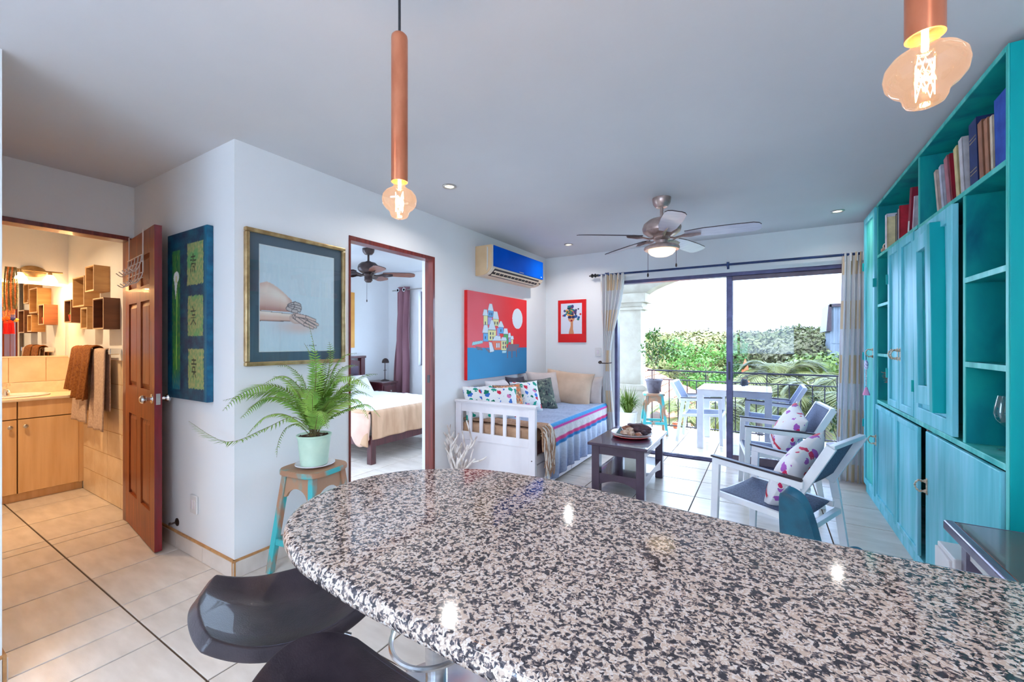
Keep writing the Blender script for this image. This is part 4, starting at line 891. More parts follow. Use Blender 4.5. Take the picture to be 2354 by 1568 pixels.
# ------------------------------------------------------------------ curtains
def plaid():
    m, t, N, L, b = nt('plaid_curtain'); setp(b, .9, 0, .15)
    tc = N.new('ShaderNodeTexCoord'); sp = N.new('ShaderNodeSeparateXYZ'); L.new(tc.outputs['UV'], sp.inputs[0])
    def saw(out, freq, lo, hi, ph=0):
        a = N.new('ShaderNodeMath'); a.operation = 'MULTIPLY_ADD'; a.inputs[1].default_value = freq; a.inputs[2].default_value = ph; L.new(out, a.inputs[0])
        f_ = N.new('ShaderNodeMath'); f_.operation = 'FRACT'; L.new(a.outputs[0], f_.inputs[0])
        g_ = N.new('ShaderNodeMath'); g_.operation = 'GREATER_THAN'; g_.inputs[1].default_value = lo; L.new(f_.outputs[0], g_.inputs[0])
        h_ = N.new('ShaderNodeMath'); h_.operation = 'LESS_THAN'; h_.inputs[1].default_value = hi; L.new(f_.outputs[0], h_.inputs[0])
        k = N.new('ShaderNodeMath'); k.operation = 'MULTIPLY'; L.new(g_.outputs[0], k.inputs[0]); L.new(h_.outputs[0], k.inputs[1]); return k.outputs[0]
    v1 = saw(sp.outputs['X'], 7, .2, .55); h1 = saw(sp.outputs['Y'], 4.2, .1, .62, .3); v2 = saw(sp.outputs['X'], 21, .1, .35)
    def mixn(A, B, fac):
        mx = N.new('ShaderNodeMix'); mx.data_type = 'RGBA'
        if isinstance(A, tuple): mx.inputs['A'].default_value = (*A, 1)
        else: L.new(A, mx.inputs['A'])
        mx.inputs['B'].default_value = (*B, 1); L.new(fac, mx.inputs['Factor']); return mx.outputs['Result']
    hv = N.new('ShaderNodeMath'); hv.operation = 'MULTIPLY'; L.new(v1, hv.inputs[0]); L.new(h1, hv.inputs[1])
    c0 = mixn(S(238, 234, 232), S(224, 220, 224), v2); c1 = mixn(c0, S(236, 206, 176), hv.outputs[0])
    L.new(c1, b.inputs['Base Color'])
    tl = N.new('ShaderNodeBsdfTranslucent'); L.new(c1, tl.inputs['Color']); mx = N.new('ShaderNodeMixShader'); mx.inputs['Fac'].default_value = .4
    o = N['Material Output']; L.new(b.outputs[0], mx.inputs[1]); L.new(tl.outputs[0], mx.inputs[2]); L.new(mx.outputs[0], o.inputs['Surface'])
    return m
M['plaid'] = plaid()
def drape(name, parent, m, xfun, y, ztop, zbot, folds, amp, nu=90, nv=50):
    mb = MB()
    def P(u, v):
        a, b, am = xfun(v); w_ = math.sin(2*PI*folds*u+1.3*n3(v*2, 5)+.4*math.sin(9*u)); x = a+(b-a)*u+.008*math.sin(2*PI*folds*u*2+1)
        return (x, y+amp*am*w_+.012*n3(u*5, v*4, 2), ztop+(zbot-ztop)*v)
    mb.grid(P, nu, nv); me = mb.mesh(name, m, wm(parent).inverted(), True, 180)
    uv = me.uv_layers.new(name='UVMap'); n1 = nu+1
    for lp in me.loops:
        i = lp.vertex_index; uv.data[lp.index].uv = ((i % n1)/nu, 1-(i//n1)/nv)
    o = bpy.data.objects.new(name, me); COL.objects.link(o); o.parent = parent
    s_ = o.modifiers.new('thick', 'SOLIDIFY'); s_.thickness = .003; return o
def lerp(a, b, t_): return a+(b-a)*t_
cl = thing('curtain', 'cream plaid curtain tied back at the left of the balcony door', 'curtain', (-1.65, 5.09, .08), 0, 'plaid curtains')
def xl_(v):
    if v < .50: k = sm(0, 1, v/.50); return (lerp(-1.775, -1.735, k), lerp(-1.475, -1.645, k), lerp(1, .45, k))
    k = sm(0, 1, (v-.50)/.50); return (lerp(-1.735, -1.745, k), lerp(-1.645, -1.585, k), lerp(.45, .8, k))
drape('cloth', cl, M['plaid'], xl_, 5.095, 2.19, .08, 6, .035)
cr_ = thing('curtain', 'cream plaid curtain hanging straight beside the teal cabinet', 'curtain', (.72, 5.09, .02), 0, 'plaid curtains')
drape('cloth', cr_, M['plaid'], lambda v: (lerp(.64, .59, v), lerp(.86, .855, v), 1), 5.09, 2.20, .015, 6, .028)
for c_, xs in ((cl, [-1.75+.055*i for i in range(6)]), (cr_, [.66+.045*i for i in range(5)])):
    for x in xs: q = MB(); q.obox((x, 5.075, 2.155), (.008, .05, .08)); q.build('pinch_pleat', M['plaid'], c_, bev=.004)
M['rod'] = mat('dark_blue_rod', S(36, 58, 104), S(26, 40, 78), rough=.35, metal=.3, scale=10)
rd = thing('curtain_rod', 'long dark curtain rod with turned finial above the balcony door', 'curtain rod', (-.5, 5.09, 2.18))
q = MB(); q.cyl((-1.80, 5.10, 2.192), (.95, 5.10, 2.186), .0125, n=14); q.build('pole', M['rod'], rd, smooth=True)
q = MB(); q.lathe([(.0, 0), (.006, .003), (.010, .012), (.005, .018), (.018, .028), (.027, .045), (.018, .058), (.009, .064), (.018, .072), (.026, .085), (.018, .098), (.01, .104), (.016, .112), (.016, .122), (.012, .13)], 18, (-1.925, 5.10, 2.193), RY(HP)); q.build('finial', M['black'], rd, smooth=True)
for x in (-1.70, -.342):
    q = MB(); q.bar((x, 5.179, 2.19), (x, 5.10, 2.19), .014, .014); q.obox((x, 5.10, 2.19), (.02, .034, .05)); q.box(x-.012, x+.012, 5.173, 5.179, 2.15, 2.23); q.build('bracket', M['rod'], rd, bev=.003)
tb = thing('curtain_tieback', 'turned dark wooden tieback peg on the wall by the left curtain', 'tieback', (-1.80, 5.12, 1.09))
q = MB(); q.lathe([(.020, 0), (.020, .008), (.008, .014), (.008, .03), (.016, .042), (.008, .052), (.007, .06)], 14, (-1.80, 5.178, 1.09), RX(HP)); q.build('peg', M['darkmetal'], tb, smooth=True)
q = MB(); q.tube([(-1.80, 5.125, 1.09), (-1.74, 5.055, 1.085), (-1.66, 5.05, 1.085), (-1.63, 5.10, 1.09)], .006, 8); q.build('loop', M['darkmetal'], tb, smooth=True)
# ------------------------------------------------------------------ fern on painted stool
def worn(name):
    return mat(name, S(64, 170, 172), S(164, 120, 92), rough=.6, scale=9, detail=7, st=(1, 1, .5), lo=.44, hi=.56, bump=.15, bs=60)
M['worn'] = worn('worn_teal_paint')
M['wornbrown'] = mat('worn_brown_wood', S(168, 128, 100), S(112, 150, 140), rough=.6, scale=8, detail=6, st=(1, 1, .6), lo=.3, hi=.45, bump=.15, bs=60)
def paint_stool(loc, rz, h, label, top=.155):
    s_ = thing('painted_stool', label, 'stool', (*loc, 0), rz, 'worn teal painted stools')
    o2 = []
    for i in range(32):
        a = 2*PI*i/32; c, s2 = math.cos(a), math.sin(a); o2.append((top*math.copysign(abs(c)**.5, c), top*math.copysign(abs(s2)**.5, s2)))
    q = MB(); q.prism(o2, lambda u, v, d: (u, v, d), h-.032, h); q.build('seat', [M['worn']], s_, bev=.008, seg=3, local=True)
    q = MB(); q.prism([(u*.97, v*.97) for u, v in o2], lambda u, v, d: (u, v, d), h-.002, h+.0015); q.build('seat_surface', M['wornbrown'], s_, local=True)
    tp, bt = .105, .165
    for a in (-1, 1):
        for b in (-1, 1):
            q = MB(); q.bar((a*bt, b*bt, 0), (a*tp, b*tp, h-.03), .036, .036, (0, 1, 0)); q.build('leg', M['worn'], s_, bev=.004, local=True)
    for ax in range(4):
        Rm = RZ(ax*HP)
        pts = [(-.10, h-.032), (-.118, h-.16)]+[(-.085+.17*i/10, h-.16+.055*math.sin(PI*i/10)**.6) for i in range(11)]+[(.118, h-.16), (.10, h-.032)]
        q = MB(); q.prism(pts, lambda u, v, d: tuple(Rm @ Vector((u, d+(h-.032-v)*.09, v))), .098, .114); q.build('apron', M['wornbrown'], s_, local=True)
        k = .30; w_ = lerp(bt, tp, k); q = MB(); q.bar(Rm @ Vector((-w_, w_, h*k)), Rm @ Vector((w_, w_, h*k)), .02, .034); q.build('stretcher', M['worn'], s_, bev=.003, local=True)
    return s_
paint_stool((-2.325, 1.545), math.radians(8), .60, 'worn teal and brown painted stool under the fern')
M['potg'] = mat('mint_pot', S(200, 222, 200), S(180, 206, 186), rough=.45, scale=9, detail=6)
M['soil'] = mat('soil', S(92, 62, 48), S(52, 34, 28), rough=1, scale=30, bump=.8, bs=60)
M['fern'] = mat('fern_green', S(150, 182, 84), S(104, 148, 62), rough=.55, scale=6, rnd=.16, spec=.3)
M['stem'] = mat('fern_stem', S(120, 104, 60), S(92, 74, 50), rough=.7, scale=20)
FX, FY, FZ = -2.325, 1.545, .602
q = MB(); q.lathe([(.0, FZ+.001), (.075, FZ+.001), (.10, FZ+.010), (.112, FZ+.016), (.11, FZ+.020), (.07, FZ+.008), (.0, FZ+.008)], 36, (FX+.01, FY, 0)); tag(q.build('saucer', M['porc'], smooth=True), 'pale saucer under the mint fern pot', 'saucer')
fr = thing('potted_fern', 'arching green fern in a pale mint pot on the painted stool', 'plant', (FX, FY, FZ+.009))
z0 = FZ+.009
q = MB(); q.lathe([(.0, z0), (.074, z0), (.077, z0+.01), (.092, z0+.165), (.098, z0+.168), (.099, z0+.178), (.094, z0+.18), (.088, z0+.165), (.0, z0+.16)], 40, (FX, FY, 0)); q.build('pot', M['potg'], fr, smooth=True)
q = MB(); q.grid(lambda u, v: (FX+.087*(2*u-1)*math.sqrt(1-.5*(2*v-1)**2), FY+.087*(2*v-1)*math.sqrt(1-.5*(2*u-1)**2), z0+.166+.012*n3(u*8, v*8)), 16, 16); q.build('soil', M['soil'], fr, smooth=True)
def frond(parent, pts, L0, npair, width, wtip=.25, droop=.25, seed=0, mname='fern'):
    rnd = random.Random(seed); C = crom(pts, 10); 
    ln = [0]
    for a, b in zip(C, C[1:]): ln.append(ln[-1]+(b-a).length)
    tot = ln[-1]
    def at(s_):
        s_ = s_*tot
        for i in range(len(C)-1):
            if ln[i+1] >= s_:
                t_ = (s_-ln[i])/max(1e-6, ln[i+1]-ln[i]); return C[i].lerp(C[i+1], t_), (C[i+1]-C[i]).normalized()
        return C[-1], (C[-1]-C[-2]).normalized()
    q = MB(); q.tube(C[::2]+[C[-1]], [.0022*(1-.75*i/len(C[::2])) for i in range(len(C[::2])+1)], 5)
    q.m = [1]*len(q.f)
    roll = rnd.uniform(-.5, .5)
    for k in range(npair):
        s_ = .16+.84*(k+.5)/npair; p, d = at(s_)
        sd = d.cross(Vector((0, 0, 1))); sd = sd.normalized() if sd.length > .1 else Vector((1, 0, 0)); sd = Matrix.Rotation(roll, 3, d) @ sd; up = sd.cross(d)
        prof = math.sin(PI*min(1, .12+.95*(s_-.12)))**.75*(1-.25*s_) if s_ < .97 else .12
        l_ = width*max(.12, prof)*rnd.uniform(.85, 1.1); w_ = l_*.145
        for sg_ in (-1, 1):
            dr_ = (sd*sg_+d*.38-up*droop*rnd.uniform(.4, 1.4)).normalized(); n_ = dr_.cross(d).normalized()
            a = p; m1 = p+dr_*l_*.45; t_ = p+dr_*l_+d*l_*.10-Vector((0, 0, 1))*l_*.12
            wv = d*w_
            q.add([a-wv*.5, a+wv*.5, m1+wv*.55, m1-wv*.5, t_], [(0, 1, 2, 3), (3, 2, 4)], 0)
    return q.build('frond', [M[mname], M['stem']], parent)
base = Vector((FX, FY, z0+.165))
def clear_of_wall(p):
    # bend fronds away from the plaster
    c = Vector((0, 0, 1.34)); k = 1.0
    while (p.x < -2.50 and p.y > 1.13) and k < 40: p = c+(p-c)*.99; k += 1
    return p
def FP(l, fwd, z):   # offset to the viewer's right, towards the wall, and up from the pot
    Rv = Vector((math.cos(yaw_), math.sin(yaw_), 0)); Fv = Vector((-math.sin(yaw_), math.cos(yaw_), 0)); return clear_of_wall(base+Rv*l+Fv*fwd+Vector((0, 0, z)))
FR = [  # (mid1, mid2, tip, width)
    ((-.10, -.03, .12), (-.26, -.06, .06), (-.46, -.10, -.01), (-.68, -.10, .11), .055),
    ((-.08, 0, .20), (-.24, -.02, .31), (-.40, -.04, .27), (-.52, -.05, .16), .075),
    ((-.07, .03, .17), (-.20, .0, .27), (-.36, -.02, .26), (-.53, -.03, .22), .075),
    ((-.06, .05, .20), (-.09, .05, .33), (-.18, .05, .42), (-.25, .05, .42), .055),
    ((.01, -.02, .22), (.03, -.04, .40), (.03, -.06, .53), (.005, -.08, .68), .055),
    ((.04, .05, .22), (.08, .06, .38), (.14, .08, .48), (.22, .10, .50), .065),
    ((.05, -.05, .18), (.13, -.08, .31), (.24, -.10, .37), (.37, -.11, .30), .080),
    ((.06, .04, .17), (.16, .05, .27), (.27, .06, .36), (.36, .07, .37), .070),
    ((.07, -.02, .12), (.18, -.05, .20), (.29, -.07, .23), (.36, -.09, .12), .070),
    ((.07, .05, .10), (.19, .06, .16), (.30, .07, .18), (.37, .09, .10), .065),
    ((-.06, -.06, .08), (-.12, -.09, .07), (-.16, -.10, -.01), (-.17, -.10, -.10), .038),
    ((-.06, -.02, .16), (-.17, -.05, .24), (-.29, -.06, .22), (-.40, -.07, .12), .070),
    ((-.03, -.05, .17), (-.07, -.10, .30), (-.10, -.15, .36), (-.12, -.22, .38), .065),
    ((.02, -.06, .16), (.05, -.13, .27), (.07, -.20, .30), (.09, -.28, .26), .070),
    ((.0, .05, .20), (-.02, .07, .36), (-.04, .09, .46), (-.03, .10, .52), .060),
    ((.03, .03, .22), (.07, .03, .38), (.09, .02, .50), (.09, .0, .57), .060),
    ((.05, .0, .20), (.12, -.01, .34), (.19, -.02, .42), (.27, -.03, .43), .070),
    ((-.05, .02, .20), (-.14, .03, .33), (-.23, .04, .36), (-.33, .04, .31), .065),
    ((.05, -.08, .10), (.10, -.16, .17), (.15, -.22, .18), (.20, -.27, .10), .065),
    ((-.05, -.08, .10), (-.11, -.15, .16), (-.18, -.21, .15), (-.25, -.25, .06), .060),
    ((.04, -.04, .14), (.08, -.07, .22), (.12, -.09, .25), (.17, -.10, .22), .060),
    ((-.03, -.03, .14), (-.05, -.06, .24), (-.08, -.07, .29), (-.11, -.08, .27), .055),
    ((.05, .06, .16), (.11, .09, .26), (.17, .12, .29), (.24, .14, .24), .060),
    ((.02, .02, .20), (.04, .01, .34), (.06, -.01, .44), (.10, -.02, .49), .060),
    ((.06, .02, .16), (.15, .02, .28), (.25, .0, .34), (.34, -.02, .30), .070),
    ((.06, -.04, .14), (.15, -.08, .24), (.24, -.12, .27), (.33, -.15, .20), .070),
    ((-.05, -.05, .14), (-.13, -.10, .23), (-.22, -.13, .25), (-.31, -.15, .18), .065),
    ((.01, .0, .24), (.0, .0, .40), (-.02, -.01, .50), (-.05, -.02, .56), .055),
    ((.06, .07, .14), (.14, .10, .22), (.22, .12, .26), (.31, .13, .22), .060),
]
for k, (a, b, c, d, w_) in enumerate(FR):
    frond(fr, [base+Vector((.02*math.cos(k*2.4), .02*math.sin(k*2.4), -.01)), FP(*a), FP(*b), FP(*c), FP(*d)], 0, 38 if k != 10 else 22, w_*1.22, seed=k)
# ------------------------------------------------------------------ small wall fittings
ot = thing('wall_outlet', 'white double wall outlet low on the alcove wall', 'outlet', (-3.06, 1.218, .27))
q = MB(); q.box(-3.105, -3.015, 1.210, 1.2215, .270, .385); q.build('plate', M['wplastic'], ot, bev=.006, seg=3)
for dx in (-.018, .018): q = MB(); q.box(-3.06+dx-.009, -3.06+dx+.009, 1.2075, 1.211, .30, .355); q.build('socket', M['porc'], ot, bev=.002)
sw = thing('light_switch', 'white light switch on the far wall beside the left curtain', 'switch', (-1.83, 5.176, 1.165))
q = MB(); q.box(-1.87, -1.79, 5.170, 5.1795, 1.165, 1.275); q.build('plate', M['wplastic'], sw, bev=.004); q = MB(); q.box(-1.845, -1.815, 5.165, 5.171, 1.195, 1.245); q.build('rocker', M['porc'], sw, bev=.002)
ds = thing('door_stop', 'bronze door stop on the wall behind the open bathroom door', 'door stop', (-3.31, 1.222, .16))
q = MB(); q.lathe([(.026, 0), (.026, .004), (.012, .01), (.006, .014), (.006, .035), (.010, .037), (.010, .046), (.0, .048)], 16, (-3.31, 1.2215, .16), RX(HP)); q.build('stem', M['darkmetal'], ds, smooth=True)
# ------------------------------------------------------------------ teal wall cabinet
def brushed(name, c, c2, c3, scale=5, st=(1, 1, .25), rough=.42):
    m, t, N, L, b = nt(name); setp(b, rough, 0, .25, 0)
    tc = N.new('ShaderNodeTexCoord'); mp = N.new('ShaderNodeMapping'); mp.inputs['Scale'].default_value = st; L.new(tc.outputs['Object'], mp.inputs['Vector'])
    nz = N.new('ShaderNodeTexNoise'); nz.inputs['Scale'].default_value = scale; nz.inputs['Detail'].default_value = 7; nz.inputs['Distortion'].default_value = .5; L.new(mp.outputs[0], nz.inputs['Vector'])
    rp = N.new('ShaderNodeValToRGB'); cr = rp.color_ramp; cr.elements[0].position = .28; cr.elements[0].color = (*c2, 1); cr.elements[1].position = .72; cr.elements[1].color = (*c3, 1)
    e = cr.elements.new(.5); e.color = (*c, 1)
    L.new(nz.outputs['Fac'], rp.inputs['Fac']); L.new(rp.outputs[0], b.inputs['Base Color'])
    bp = N.new('ShaderNodeBump'); bp.inputs['Strength'].default_value = .12; bp.inputs['Distance'].default_value = .004; L.new(nz.outputs['Fac'], bp.inputs['Height']); L.new(bp.outputs[0], b.inputs['Normal'])
    return m
M['tealf'] = brushed('teal_frame_paint', S(66, 182, 172), S(30, 152, 148), S(116, 200, 196), 6, (2, 2, .3))
M['aqua'] = brushed('aqua_panel_paint', S(100, 188, 200), S(60, 166, 178), S(140, 202, 220), 5, (2.2, 2.2, .22))
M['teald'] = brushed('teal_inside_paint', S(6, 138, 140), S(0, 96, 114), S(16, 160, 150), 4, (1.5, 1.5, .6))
M['teals'] = brushed('teal_side_paint', S(0, 160, 160), S(0, 144, 150), S(4, 172, 164), 3, (2, 2, .3))
M['ivory'] = mat('ivory_brass', S(214, 196, 176), S(170, 140, 112), rough=.35, metal=.35, scale=60, detail=3)
cb = thing('wall_cabinet', 'tall teal painted wall cabinet with open shelves along the right wall', 'cabinet', (1.0, 3.58, 0))
XF, XB = .785, 1.243; TOP = 2.462
def cpart(name, b, m='tealf', parent=None, bev=.003, label=None):
    q = MB(); q.box(*b)
    if name in ('shelf', 'divider', 'top_panel'):
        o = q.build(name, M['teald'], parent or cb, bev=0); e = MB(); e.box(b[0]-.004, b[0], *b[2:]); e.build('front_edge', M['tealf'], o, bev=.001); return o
    return q.build(name, M[m], parent or cb, bev=bev, label=label)
cpart('side_panel', (XF, XB, 2.30, 2.322, 0, TOP), 'teals'); cpart('side_panel', (XF, XB, 4.868, 4.89, 0, TOP), 'teals')
cpart('edge_trim', (XF-.003, XF, 2.30, 2.322, 0, TOP), 'tealf', bev=.001)
cpart('back_panel', (XB-.012, XB, 2.322, 4.868, 0, TOP), 'teald')
cpart('top_panel', (XF, XB, 2.322, 4.868, TOP-.022, TOP), 'tealf')
cpart('plinth', (XF, XB-.02, 2.322, 4.868, 0, .075), 'aqua')
for y in (4.44, 3.377): cpart('divider', (XF+.004, XB-.012, y-.011, y+.011, .075 if y > 4 else .86, TOP-.022), 'tealf')
for y in (4.03, 2.72): cpart('divider', (XF+.004, XB-.012, y-.011, y+.011, .86, 2.03), 'tealf')
cpart('shelf', (XF, XB-.012, 2.322, 3.366, 2.012, 2.034), 'tealf'); cpart('shelf', (XF, XB-.012, 3.388, 4.429, 2.022, 2.044), 'tealf')
for z in (1.648, 1.254): cpart('shelf', (XF+.003, XB-.012, 4.041, 4.429, z-.022, z), 'tealf')
for z in (1.636, 1.254): cpart('shelf', (XF+.003, XB-.012, 2.322, 2.709, z-.024, z), 'tealf')
cpart('counter_shelf', (XF-.006, XB-.012, 2.322, 4.429, .855, .882), 'tealf')
def pull(parent, y, z, turn=0, s=1.0):
    q = MB(); x0 = XF-.018
    for dz in (-.028, .028):
        q.lathe([(.009, 0), (.011, .004), (.007, .012), (.006, .018), (.008, .022), (.0, .026)], 12, (x0, y, z+dz), RY(-HP))
    q.box(x0-.001, x0+.003, y-.009, y+.009, z-.045, z+.045)
    pts = [(x0-.018, y, z+.028), (x0-.030, y+.004, z+.030), (x0-.042, y+.006, z+.016), (x0-.046, y+.006, z), (x0-.042, y+.006, z-.016), (x0-.030, y+.004, z-.030), (x0-.018, y, z-.028)]
    C = crom(pts, 5); q.tube(C, [.0045+.0016*math.sin(i*1.5) for i in range(len(C))], 8)
    return q.build('pull_handle', M['ivory'], parent, smooth=True)
def cdoor(y0, y1, z0, z1, fr=.05, proud=.018, m='aqua', fm='tealf', pm=None, hinges=(), parent=None):
    """framed door: far edge y1, near edge y0"""
    d_ = bpy.data.objects.new('door', None); COL.objects.link(d_); d_.parent = cb
    x0, x1 = XF-proud, XF+.002
    for b in ((y0, y0+fr, z0, z1), (y1-fr, y1, z0, z1)): q = MB(); q.box(x0, x1, *b); q.build('stile', M[m], d_, bev=.003)
    for b in ((y0+fr, y1-fr, z0, z0+fr), (y0+fr, y1-fr, z1-fr, z1)): q = MB(); q.box(x0, x1, *b); q.build('rail', M[m], d_, bev=.003)
    q = MB(); q.box(x1-.008, x1, y0+fr-.004, y1-fr+.004, z0+fr-.004, z1-fr+.004); q.build('panel', M[pm or m], d_)
    for (y, z) in hinges: q = MB(); q.box(x0-.004, x0+.012, y-.012, y+.012, z-.035, z+.035); q.cyl((x0-.005, y, z-.035), (x0-.005, y, z+.035), .005, n=8); q.build('hinge', M['teals'], d_)
    return d_
d = cdoor(4.452, 4.872, .085, 2.445, .055, pm='tealf', hinges=((4.872, 2.02), (4.872, .62), (4.872, 1.22), (4.452, 1.83))); pull(d, 4.50, 1.255)
d = cdoor(3.725, 4.02, .892, 2.012, .048, hinges=((4.02, 1.80), (4.02, 1.12))); pull(d, 3.752, 1.262)
d = cdoor(3.405, 3.715, .892, 2.012, .048, hinges=((3.405, 1.08),)); pull(d, 3.690, 1.262)
d = cdoor(2.785, 3.37, .892, 2.002, .075, .022)
# the hanging inner leaf, slightly askew
lf = bpy.data.objects.new('inner_leaf', None); COL.objects.link(lf); lf.parent = cb
Rl = RX(math.radians(-2.6)); lc = Vector((XF-.04, 3.06, 1.47))
def lbar(nm, y0, y1, z0, z1, x0=-.018, x1=.018, m='aqua'):
    q = MB(); q.obox(lc+Rl @ Vector(((x0+x1)/2, (y0+y1)/2, (z0+z1)/2)), (x1-x0, y1-y0, z1-z0), Rl); q.build(nm, M[m], lf, bev=.003)
lbar('stile', .10, .17, -.46, .46); lbar('stile', -.10, -.045, -.46, .46); lbar('rail', -.045, .10, .38, .46); lbar('rail', -.045, .10, -.46, -.36); lbar('panel', -.045, .10, -.36, .38, .006, .014, 'teald'); lbar('edge_board', -.145, -.10, -.49, .48, -.022, .035, 'teals')
# lower doors
d = cdoor(3.825, 4.425, .09, .845, .035, .016, pm='aqua'); pull(d, 4.40, .555)
d = cdoor(3.335, 3.815, .09, .845, .035, .016, pm='aqua')
cpart('recess_strip', (XF+.03, XF+.05, 3.19, 3.335, .075, .855), 'teald'); M['barewood'] = mat('bare_brown_wood', S(110, 66, 62), S(84, 46, 48), rough=.7, scale=8, st=(1, 1, .3)); cpart('bare_batten', (XF+.012, XF+.03, 3.262, 3.29, .08, .85), 'barewood')
d = bpy.data.objects.new('door', None); COL.objects.link(d); d.parent = cb
q = MB(); q.box(XF-.016, XF+.004, 2.332, 3.19, .085, .848); q.build('panel', M['aqua'], d, bev=.004); pull(d, 3.165, .545)
# charm hanging on the far door pull
kc = thing('tassel_charm', 'beaded charm with painted oval and pink tassel hanging on the far cabinet door', 'charm', (XF-.055, 4.50, .84))
q = MB(); q.tube([(XF-.062, 4.50, 1.235), (XF-.060, 4.50, 1.20)], .002, 5); q.build('cord', M['cord'], kc)
q = MB(); q.ell((XF-.060, 4.50, 1.155), .014, .026, .042, 14, 10); q.build('painted_oval', floral('porcelain_print', S(210, 206, 224), [S(110, 110, 170), S(210, 206, 224), S(160, 150, 200)], 90, .5), kc, smooth=True)
for i in range(9): q = MB(); q.ell((XF-.060, 4.50, 1.104-.0145*i), .0065, .0065, .007, 8, 6); q.build('bead', M['porc'], kc, smooth=True)
q = MB(); q.lathe([(.0, .975), (.006, .972), (.009, .962), (.024, .915), (.025, .905), (.0, .905)], 14, (XF-.060, 4.50, 0)); q.build('tassel', mat('pink_yarn', S(232, 160, 196), S(214, 132, 176), rough=.9, scale=30, st=(8, 8, .3)), kc, smooth=True)
# ------------------------------------------------------------------ books
M['pages'] = mat('book_pages', S(226, 214, 194), S(200, 182, 158), rough=.9, scale=40, st=(1, 1, 1))
def book(y, z, w, h, dp, col, lean, label, x=None, grp='books on the upper cabinet shelves', col2=None, gold=False):
    """stands on its lower edge; y is the far lower edge, spine faces the room"""
    x = XF+.045 if x is None else x
    o = thing('book', label, 'book', (x, y, z), 0, grp); o.rotation_euler = (lean, 0, 0)
    m = mat('book_cloth', S(*col), S(*(col2 or tuple(int(c*.85) for c in col))), rough=.6, scale=14)
    q = MB(); q.box(0, .004, -w, 0, 0, h); q.box(0, dp, -w, -w+.004, 0, h); q.box(0, dp, -.004, 0, 0, h); q.build('cover', m, o, local=True, bev=.001)
    q = MB(); q.box(.004, dp-.006, -w+.004, -.004, .004, h-.005); q.build('pages', M['pages'], o, local=True)
    if gold:
        q = MB()
        for zz in (.25, .3, .7, .75): q.box(-.0008, .0005, -w*.9, -w*.1, h*zz, h*zz+.004)
        q.build('gilt_bands', M['gold'], o, local=True)
    return o
zl = 2.045
LB = [(4.22, .05, .27, (222, 216, 226), 0, 'wide white book beside the small skull on the top shelf'), (4.165, .018, .24, (226, 208, 160), 0, 'cream paperback to the right of the wide white book'), (4.142, .016, .25, (66, 70, 90), 0, 'thin dark grey book in the far left group'), (4.122, .016, .24, (206, 190, 150), 0, 'thin tan paperback in the far left group'),
      (4.100, .02, .27, (48, 52, 96), 0, 'navy book in the far left group'), (4.074, .022, .27, (216, 208, 216), 0, 'white book standing behind the leaning crimson one'), (4.045, .016, .285, (206, 40, 60), 0, 'thin red book left of the crimson binder')]
for y, w_, h, c, ln, lb in LB: book(y, zl, w_, h, .19, c, ln, lb, x=XF+(.006 if 'wide white' in lb else .05))
cr_l = book(3.83, zl, .055, .335, .21, (150, 16, 52), math.radians(13), 'tall crimson binder leaning on the top shelf', col2=(130, 10, 44))
q = MB(); q.box(-.001, 0, -.045, -.012, .05, .12); q.build('label', M['wplastic'], cr_l, local=True)
book(3.72, zl, .03, .25, .2, (206, 196, 206), math.radians(11), 'pale grey book right of the leaning crimson binder')
zr = 2.036
RB = [(3.235, .032, .285, (214, 190, 176), 10, 'worn pinkish paperback furthest left in the leaning row'), (3.165, .034, .285, (196, 196, 210), 9, 'grey white book second in the leaning row'), (3.085, .050, .30, (178, 110, 120), 9, 'dusty rose book in the leaning row'), (3.02, .014, .30, (158, 24, 48), 8, 'thin crimson book next to the dusty rose one'),
      (2.965, .045, .30, (214, 196, 140), 7, 'yellowed cream book in the leaning row'), (2.905, .045, .315, (206, 200, 204), 6, 'tall white papers file behind the navy book'), (2.80, .085, .335, (36, 52, 106), 3, 'thick navy book with gilt bands'), (2.700, .045, .30, (164, 110, 84), 4, 'brown leather book right of the navy one'), (2.640, .040, .285, (176, 120, 92), 4, 'second brown leather book with worn spine'),
      (2.590, .026, .275, (222, 206, 184), 3, 'cream book between brown leather and blue album'), (2.552, .115, .325, (40, 84, 176), 2, 'large blue album on the top shelf'), (2.430, .035, .315, (70, 90, 160), 2, 'slim blue book beside the large blue album'), (2.385, .03, .36, (196, 130, 116), 1, 'pink spined book at the near end of the top shelf')]
for y, w_, h, c, ln, lb in RB: book(y, zr, w_, h, .2, c, math.radians(-ln*1.35), lb, gold='gilt' in lb, col2=(20, 60, 150) if 'large blue' in lb else None)
M['twig'] = mat('twig', S(136, 118, 112), S(100, 82, 78), rough=.8, scale=20, st=(1, 1, .4))
# skull on the top shelf
sk = thing('animal_skull', 'small cream animal skull at the far end of the top shelf', 'skull', (.835, 4.30, 2.044))
q = blob((.85, 4.315, 2.092), .055, .05, .047, 4, .12, 18, 14); q.build('cranium', M['shell'], sk, smooth=True)
q = blob((.812, 4.305, 2.066), .032, .03, .022, 6, .2, 12, 8); q.build('muzzle', M['shell'], sk, smooth=True)
for dy in (-.02, .024): q = MB(); q.ell((.805, 4.308+dy, 2.095), .010, .013, .014, 10, 8); q.build('eye_socket', M['black'], sk, smooth=True)
